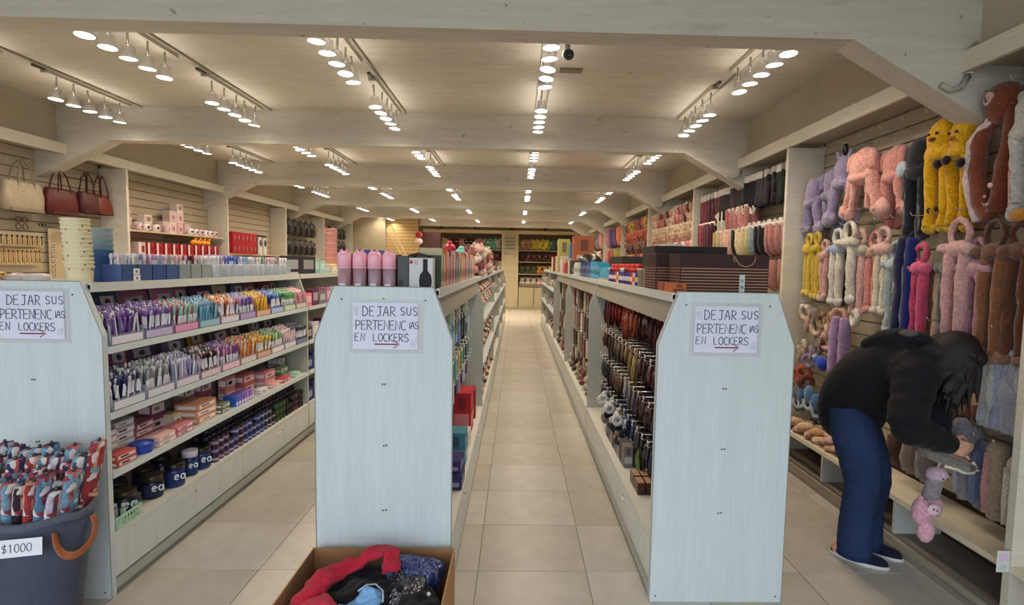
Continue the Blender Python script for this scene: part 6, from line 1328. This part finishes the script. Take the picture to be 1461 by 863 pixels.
cloth('navy speckled garment at the back right corner of the box', -.44, 2.28, .235, .14, .085, .012, (40, 54, 110), M_SEQ, 9, .065, [(110, 130, 190), (26, 34, 80)])
cloth('blue and white patterned garment at the left front of the box', -.82, 2.05, .20, .06, .09, .02, (90, 100, 170), M_FAB, 12, .06, [(206, 206, 226)])
# red garment as thick folded roll
t = thing('garment', 'red garment draped in an arch over the black clothes in the box', 'clothes', (0, 0, 0))
g = G().tube(*rsm([(-.82, 1.99, .25), (-.79, 2.07, .285), (-.75, 2.16, .30), (-.69, 2.23, .305), (-.62, 2.27, .325), (-.56, 2.28, .335), (-.53, 2.25, .325), (-.51, 2.18, .30)], [(.05, .018), (.052, .022), (.036, .020), (.030, .018), (.045, .020), (.05, .018), (.045, .020), (.032, .012)], 6), 24, (196, 40, 62), (0, 0, 1), True, .04); crumple(g, .022, 16); put('red_fold', g, M_FAB, t)
g = G().tube(*rsm([(-.80, 1.97, .27), (-.73, 1.99, .285), (-.68, 2.0, .26)], [(.04, .02), (.05, .025), (.03, .02)], 8), 20, (206, 56, 76), (0, 0, 1), True, .04); crumple(g, .02, 18); put('red_fold', g, M_FAB, t)
t = thing('garment', 'light blue garment with a white edge at the front centre of the box', 'clothes', (0, 0, 0))
g = G().ell((-.555, 2.03, .280), (.055, .05, .035), (130, 178, 226), 24, 16, .02).tube(*rsm([(-.66, 1.98, .27), (-.60, 1.99, .28), (-.54, 2.02, .285)], [(.02, .012), (.035, .018), (.03, .02)], 6), 16, (120, 170, 220), (0, 0, 1), True, .02); crumple(g, .024, 20); put('blue_fold', g, M_FAB, t)
put('edge_trim', G().tube([(-.605, 2.04, .305), (-.58, 2.07, .312), (-.545, 2.075, .312), (-.51, 2.05, .300), (-.50, 2.01, .280)], .003, 6, (206, 222, 236)), M_FAB, t)
single('button', G().ell((-.335, 2.09, .262), (.009, .006, .009), (226, 224, 220), 8, 5), M_GLOSS, 'small pearl button on the dark clothes at the right of the box', 'button')
# ================================================================== THE SHOPPER
def solid(name, g, mt, voxel, parent, col, smooth=3, sfac=.5, stuff=False):
    """fuse overlapping closed volumes into one continuous surface"""
    tmp = bpy.data.meshes.new('tmp'); tmp.from_pydata(g.v, [], g.f); ob = bpy.data.objects.new('tmp', tmp); COL.objects.link(ob)
    m = ob.modifiers.new('r', 'REMESH'); m.mode = 'VOXEL'; m.voxel_size = voxel; m.use_smooth_shade = True
    if smooth:
        s = ob.modifiers.new('s', 'SMOOTH'); s.iterations = smooth; s.factor = sfac
    dg = bpy.context.evaluated_depsgraph_get(); me = bpy.data.meshes.new_from_object(ob.evaluated_get(dg))
    bpy.data.objects.remove(ob); me.name = name
    at = me.color_attributes.new('Col', 'FLOAT_COLOR', 'CORNER'); at.data.foreach_set('color', (*L(col), 1.0)*len(me.loops))
    me.polygons.foreach_set('use_smooth', [True]*len(me.polygons)); me.materials.clear(); me.materials.append(mt)
    return obj(name, me, parent)
def rs(pts, rad, m=5):
    """resample a joint chain with a smooth curve"""
    P = [Vector(p) for p in pts]; n = len(P); op = []; orr = []
    rad = [r if isinstance(r, tuple) else (r, r) for r in rad]
    for k in range(n-1):
        p0, p1, p2, p3 = P[max(k-1, 0)], P[k], P[k+1], P[min(k+2, n-1)]
        for i in range(m):
            t = i/m; op.append(tuple(.5*((2*p1)+(p2-p0)*t+(2*p0-5*p1+4*p2-p3)*t*t+(3*p1-p0-3*p2+p3)*t**3)))
            orr.append(tuple(rad[k][q]*(1-t)+rad[k+1][q]*t for q in (0, 1)))
    op.append(tuple(P[-1])); orr.append(rad[-1]); return op, orr
def chain(g, pts, rad, n=12, ref=(0, 0, 1), m=5):
    p, r = rs(pts, rad, m); g.tube(p, r, n, WHT, ref)
    for e in (0, -1): g.ell(p[e], (max(r[e])*.98,)*3, WHT, n, 8)
PT = thing('person', 'shopper in black jacket and blue jeans bending over the lowest row of plush', 'person', (1.92, 2.86, 0))
def at0(o): o.location = (-1.92, -2.86, 0); return o
PEL = (1.89, 2.885, .84); NECK = (2.045, 2.615, 1.19)
SHR, ELR, WRR = (1.955, 2.545, 1.10), (1.86, 2.455, .875), (2.075, 2.462, .785)
SHL, ELL_, WRL = (2.13, 2.72, 1.09), (2.15, 2.66, .86), (2.115, 2.575, .715)
HD = Vector((2.135, 2.555, 1.18))
fwdv = Vector((.50, -.30, -.80)).normalized(); upv = Vector((.72, -.42, .55)); upv = (upv-fwdv*upv.dot(fwdv)).normalized(); lefv = upv.cross(fwdv)
HM = Matrix.Identity(4)
for i in range(3): HM[i][0] = fwdv[i]; HM[i][1] = lefv[i]; HM[i][2] = upv[i]; HM[i][3] = HD[i]
b = G()
b.M = HM
b.ell((-.01, 0, .015), (.095, .076, .10), WHT, 20, 14); b.ell((.025, 0, -.05), (.062, .055, .065), WHT, 16, 12)
b.ell((.088, 0, -.018), (.018, .011, .020), WHT, 10, 8); b.ell((.084, 0, -.0), (.010, .008, .022), WHT, 10, 8)
b.ell((.070, 0, .03), (.02, .05, .012), WHT, 10, 8); b.ell((.066, 0, -.088), (.022, .022, .016), WHT, 10, 8)
for s in (-1, 1):
    b.ell((.055, s*.04, -.03), (.022, .02, .02), WHT, 10, 8); b.ell((-.005, s*.078, -.015), (.018, .008, .030), WHT, 10, 8)
b.ell((.078, 0, -.055), (.010, .024, .006), WHT, 10, 6); b.ell((.077, 0, -.066), (.010, .020, .006), WHT, 10, 6)
b.M = None
hb = HM @ Vector((-.03, 0, -.06))
chain(b, [tuple(hb), NECK, (1.99, 2.70, 1.12), (1.93, 2.80, 1.0), PEL], [.055, .06, (.12, .09), (.13, .095), (.14, .10)], 16, (.57, .82, 0))
for (a_, e_, w_) in ((SHR, ELR, WRR), (SHL, ELL_, WRL)): chain(b, [NECK, a_, e_, w_], [.05, .052, .038, .026], 12)
LEG = [[(1.845, 2.83, .80), (1.90, 2.80, .45), (1.885, 2.835, .085)], [(1.935, 2.955, .80), (2.035, 2.915, .45), (2.02, 2.945, .085)]]
for l in LEG: chain(b, [PEL]+l, [.11, .085, .055, .038], 14)
FT = [((1.835, 2.875, .045), (1.982, 2.75, .03)), ((2.0, 2.965, .045), (2.11, 2.845, .03))]
for (h_, t_) in FT: chain(b, [h_, t_], [.036, .028], 10)
def hand(g, wr, X, S, curl, pinch=1.0):
    X = Vector(X).normalized(); S = Vector(S); S = (S-X*S.dot(X)).normalized(); Nn = X.cross(S).normalized()*curl   # Nn: palm side
    W = Vector(wr)
    def P(x, s, n): return tuple(W+X*x+S*s+Nn*n)
    M = Matrix.Identity(4)
    for i in range(3): M[i][0] = X[i]; M[i][1] = S[i]; M[i][2] = Nn[i]; M[i][3] = W[i]
    g.M = M; g.ell((.050, 0, .002), (.052, .040, .016), WHT, 14, 10); g.ell((.03, .022, .010), (.034, .018, .015), WHT, 12, 8); g.ell((.008, 0, 0), (.03, .027, .019), WHT, 12, 8); g.M = None
    for k, (s, l, c) in enumerate([(.030, .074, .9), (.010, .082, 1.0), (-.011, .076, 1.1), (-.030, .060, 1.25)]):
        base = .082-.006*abs(k-1)
        g.ell(P(base, s, -.002), (.0105, .0105, .0105), WHT, 10, 7)
        pts = [P(base-.02, s*.95, .002), P(base, s, 0), P(base+l*.42, s*.96+.002, l*.16*c*pinch), P(base+l*.72, s*.86+.003, l*.42*c*pinch), P(base+l*.92, s*.76+.004, l*.62*c*pinch)]
        chain(g, pts, [.010, .0100, .0090, .0082, .0068], 9, tuple(S), 3)
    chain(g, [P(.022, .024, .012), P(.045, .046, .022), P(.078, .052, .034), P(.104, .040, .040)], [.0135, .0115, .0098, .0074], 9, tuple(S), 3)
    return P
hand(b, (2.085, 2.462, .780), (.95, .02, -.28), (.28, .0, .96), -1)
hand(b, (2.115, 2.565, .700), (.75, -.35, -.45), (.3, .3, .8), 1, .8)
body = at0(solid('body', b, M_SKIN, .0055, PT, (206, 156, 130), 2, .5))
# eyes and lips on the face
for s in (-1, 1):
    g = G(); g.M = HM; g.ell((.074, s*.030, .006), (.010, .013, .007), (226, 220, 214), 10, 7); e = at0(put('eye', g, M_GLOSS, PT))
    g = G(); g.M = HM; g.ell((.0815, s*.030, .005), (.004, .006, .006), (40, 26, 20), 8, 6); put('iris', g, M_GLOSS, e)
    g = G(); g.M = HM; g.tube([(.082, s*.015, .026), (.083, s*.032, .030), (.074, s*.048, .026)], .0035, 6, (30, 22, 20), (0, 0, 1)); at0(put('eyebrow', g, M_HAIR, PT))
g = G(); g.M = HM; g.tube([(.083, -.020, -.060), (.089, 0, -.060), (.083, .020, -.060)], .0045, 7, (170, 96, 92), (0, 0, 1)); at0(put('mouth', g, M_SKIN, PT))
# fingernails on the near hand are too small to show; jacket
j = G(); rf = (.57, .82, 0)
chain(j, [(1.872, 2.90, .80), (1.88, 2.87, .90), (1.925, 2.80, 1.02), (1.985, 2.70, 1.12), (2.035, 2.625, 1.19)], [(.165, .135), (.175, .150), (.185, .165), (.165, .145), (.085, .085)], 22, rf, 6)
for (a_, e_, w_) in ((SHR, ELR, WRR), (SHL, ELL_, WRL)):
    mid = tuple((a_[i]+e_[i])/2 for i in range(3)); md2 = tuple((w_[i]+e_[i])/2 for i in range(3))
    wv = Vector(w_)-Vector(e_); cuff = tuple(Vector(w_)-wv.normalized()*.0)
    p, r = rs([tuple(Vector(a_)*.6+Vector((1.98, 2.70, 1.12))*.4), a_, mid, e_, md2, cuff], [.11, .105, .088, .080, .068, .050], 6)
    r = [(q[0]*(1+.06*math.sin(i*1.9)), q[1]*(1+.06*math.sin(i*1.9+1))) for i, q in enumerate(r)]
    j.tube(p, r, 16, WHT, (0, 0, 1)); j.ell(p[0], (.10, .10, .10), WHT, 14, 9)
for (c_, r_) in (((1.975, 2.70, 1.235), (.085, .10, .05)), ((1.93, 2.72, 1.225), (.06, .08, .045)), ((2.04, 2.66, 1.215), (.07, .09, .05)), ((1.80, 2.90, .93), (.07, .09, .09)), ((1.93, 2.82, .86), (.10, .10, .10)), ((2.0, 2.70, .98), (.10, .11, .13)), ((2.06, 2.72, 1.0), (.07, .09, .12))): j.ell(c_, r_, WHT, 14, 10)
for k in range(9):            # creases across back and sleeves
    a = k/8.0; c_ = Vector((1.80+.16*a, 2.80-.16*a, .92+.27*a)); j.tube([tuple(c_+Vector((-.03, .10, .02))), tuple(c_+Vector((-.02, -.03, .035))), tuple(c_+Vector((.07, -.13, .0)))], .020, 8, WHT)
jk = at0(solid('jacket', j, M_JACK, .010, PT, (23, 22, 26), 4, .5))
g = G(); p, r = rs([(1.90, 2.76, 1.262), (1.95, 2.66, 1.285), (2.02, 2.60, 1.270), (2.07, 2.585, 1.235)], [(.02, .028), (.04, .032), (.042, .030), (.025, .025)], 5); g.tube(p, r, 12, WHT, (0, 0, 1))
chain(g, [(1.86, 2.78, 1.215), (1.90, 2.70, 1.262), (1.97, 2.62, 1.268)], [.030, .036, .026], 12)
hood = at0(solid('hood', g, M_JACK, .008, PT, (27, 26, 30), 3))
g = G().ell((1.945, 2.598, 1.298), (.046, .03, .017), (96, 84, 78), 12, 7, .05); put('hood_lining', g, M_FAB, hood)
g = G()
for (w_, e_) in ((WRR, ELR), (WRL, ELL_)):
    d_ = (Vector(w_)-Vector(e_)).normalized(); g.tube([tuple(Vector(w_)-d_*.02), tuple(Vector(w_)+d_*.012)], .047, 14, (20, 19, 22), (0, 0, 1)); 
put('cuff', g, M_JACK, jk)
# jeans
j = G()
j.ell((1.875, 2.895, .835), (.145, .135, .12), WHT, 18, 12); j.ell((1.83, 2.94, .83), (.10, .10, .11), WHT, 16, 10)
for i, l in enumerate(LEG):
    h_, k_, a_ = l; mid = tuple((h_[q]+k_[q])/2 for q in range(3)); m2 = tuple((k_[q]+a_[q])/2 for q in range(3))
    p, r = rs([(h_[0]-.01, h_[1]+.02, .86), (h_[0], h_[1], .76), mid, k_, m2, (a_[0]+.01, a_[1]-.005, .14), (a_[0]+.012, a_[1]-.01, .032)], [.115, .118, .108, .090, .083, .085, .089], 7)
    r = [(q[0]*(1+.03*math.sin(n_*2.3+i)*(1 if n_ > 14 else .3)), q[1]*(1+.03*math.sin(n_*2.3+1+i)*(1 if n_ > 14 else .3))) for n_, q in enumerate(r)]
    j.tube(p, r, 18, WHT, (.57, .82, 0))
jn = at0(solid('jeans', j, M_DENIM, .009, PT, (44, 60, 96), 3, .5))
g = G()
for l in LEG:
    a_ = l[2]; g.lathe([(.0905, .034), (.0915, .036), (.0915, .052), (.0905, .054)], (a_[0]+.012, a_[1]-.009, 0), 18, (34, 50, 86), False)
put('hem', g, M_DENIM, jn)
for (h_, t_) in FT:
    X = Vector(t_)-Vector(h_); X.z = 0; X.normalize(); Yv = Vector((-X.y, X.x, 0)); M = Matrix.Identity(4); c = (Vector(h_)+Vector(t_))/2
    for i in range(3): M[i][0] = X[i]; M[i][1] = Yv[i]; M[i][2] = (0, 0, 1)[i]; M[i][3] = (c.x+X.x*.005, c.y+X.y*.005, 0)[i]
    def outline(sc, z, n=26):
        o = []
        for i in range(n):
            a = 2*PI*i/n; ca = math.cos(a); w = .043 if ca > 0 else .035
            o.append((.138*ca*sc, w*math.sin(a)*sc*(1.05-.1*ca*ca), z))
        return o
    def loft(rings, col):
        q = G(); q.M = M; n = 26; q.add([p for r in rings for p in r], [(k*n+i, k*n+(i+1) % n, (k+1)*n+(i+1) % n, (k+1)*n+i) for k in range(len(rings)-1) for i in range(n)]+[tuple(range(n-1, -1, -1)), tuple((len(rings)-1)*n+i for i in range(n))], col, True); return q
    up_ = []
    for sc, z in ((1.0, .020), (1.0, .032), (.95, .045), (.85, .056)):
        r = outline(sc, z); up_.append([(x, y, z+(.020 if x < .02 else 0)*(z-.02)/.036) for (x, y, z) in r])
    up_.append([(-.03+(x*.55), y*.75, .068) for (x, y, z) in outline(.85, 0)])
    sh = at0(put('shoe', loft(up_, (26, 30, 48)), M_FAB, PT))
    put('sole', loft([outline(.98, .0008), outline(1.05, .006), outline(1.05, .018), outline(1.01, .022)], (206, 204, 200)), M_GLOSS, sh)
# hair: cap over the skull and locks falling forward and down
h = G(); h.M = HM
h.ell((-.025, 0, .030), (.100, .094, .108), WHT, 20, 14); h.ell((.035, 0, .085), (.055, .070, .045), WHT, 14, 10)
for s in (-1, 1): h.ell((0, s*.075, -.01), (.055, .022, .085), WHT, 14, 10)
for s in (-1, 1): h.ell((.035, s*.068, -.045), (.06, .024, .075), WHT, 14, 10)
h.ell((-.06, 0, -.05), (.06, .08, .09), WHT, 14, 10)
h.M = None
rnd = random.Random(5)
for k in range(84):
    a = rnd.uniform(-2.9, 2.9)
    st = HM @ Vector((-.01+.075*math.cos(a*.62), .083*math.sin(a), .03+rnd.uniform(-.04, .05)))
    ln = rnd.uniform(.10, .24); dx = rnd.uniform(-.075, .0); dy = rnd.uniform(-.03, .03)
    p1 = st+Vector((rnd.uniform(-.01, .015), rnd.uniform(-.01, .01), -.05)); p2 = st+Vector((dx*.6, dy*.6, -ln*.6)); p3 = st+Vector((dx, dy, -ln))
    pp, rr_ = rs([tuple(st), tuple(p1), tuple(p2), tuple(p3)], [.020, .018, .013, .004], 5)
    h.tube(pp, rr_, 7, WHT, (1, 0, 0))
for k in range(12):
    st = HM @ Vector((-.09, rnd.uniform(-.06, .06), rnd.uniform(-.06, .06))); pp, rr_ = rs([tuple(st), tuple(st+Vector((-.05, .02, -.01))), tuple(st+Vector((-.08, rnd.uniform(-.05, .06), -.05)))], [.024, .02, .008], 4); h.tube(pp, rr_, 7, WHT, (0, 0, 1))
at0(solid('hair', h, M_HAIR, .0055, PT, (30, 22, 22), 1, .4))

# what the shopper holds
t = thing('plush_mitten', 'grey furry slipper with cream edging held between the shopper\'s hands', 'slipper', (2.10, 2.50, .69))
p, r = rs([(-.09, .035, .03), (-.04, .03, .02), (.03, .015, -.01), (.10, 0, -.035)], [(.045, .025), (.05, .03), (.045, .028), (.04, .022)], 4)
put('upper', G().tube(p, r, 12, (128, 122, 112), (0, 0, 1), True, .05), M_FUR, t)
put('edging', G().tube([(-.02, -.018, -.02), (.03, -.022, -.032), (.08, -.022, -.052), (.13, -.012, -.055), (.145, -.005, -.030), (.125, -.008, -.005)], .0085, 8, (226, 218, 190), (0, 1, 0), True, .05), M_FUR, t)
put('opening', G().ell((.108, -.022, -.030), (.028, .010, .018), (84, 80, 74), 12, 7), M_FUR, t)
t = thing('plush_slipper', 'pair of pink piglet slippers hanging below the shopper\'s hands', 'slipper', (2.06, 2.50, .62))
put('head', G().ell((0, 0, 0), (.050, .038, .036), (196, 166, 184), 16, 10, .02), M_FUR, t)
g = G()
for s in (-1, 1): g.ell((.012+s*.010, -.040, -.010), (.004, .003, .005), (30, 22, 26), 7, 5)
put('eye', g, M_GLOSS, t)
p, r = rs([(-.005, 0, -.02), (-.015, 0, -.07), (-.025, 0, -.12)], [(.035, .03), (.038, .032), (.04, .03)], 4)
put('neck', G().tube(p, r, 12, (140, 132, 136), (0, 1, 0), True, .04), M_FUR, t)
put('slipper_body', G().ell((-.065, 0, -.185), (.045, .04, .065), (216, 160, 176), 14, 9, .04), M_FUR, t)
put('slipper_body', G().ell((.0, .01, -.165), (.045, .04, .055), (206, 152, 168), 14, 9, .04), M_FUR, t)
put('slipper_sole', G().ell((-.045, -.01, -.275), (.040, .036, .060), (222, 168, 182), 14, 9, .03), M_FUR, t)
g = G().ell((-.035, -.038, -.160), (.034, .014, .028), (232, 196, 204), 12, 8, .04)
put('face', g, M_FUR, t)
put('eye', G().ell((-.045, -.053, -.152), (.004, .003, .005), (30, 22, 26), 6, 5).ell((-.028, -.053, -.158), (.004, .003, .005), (30, 22, 26), 6, 5), M_GLOSS, t)
for s in (-1, 1): put('ear', G().ell((-.045+s*.035, -.01, -.118), (.016, .010, .018), (206, 146, 166), 8, 6), M_FUR, t)
put('hanging_loop', G().tube([(0, 0, .03), (.01, 0, .055), (.02, .01, .07)], .004, 6, (200, 190, 180)), M_FAB, t)
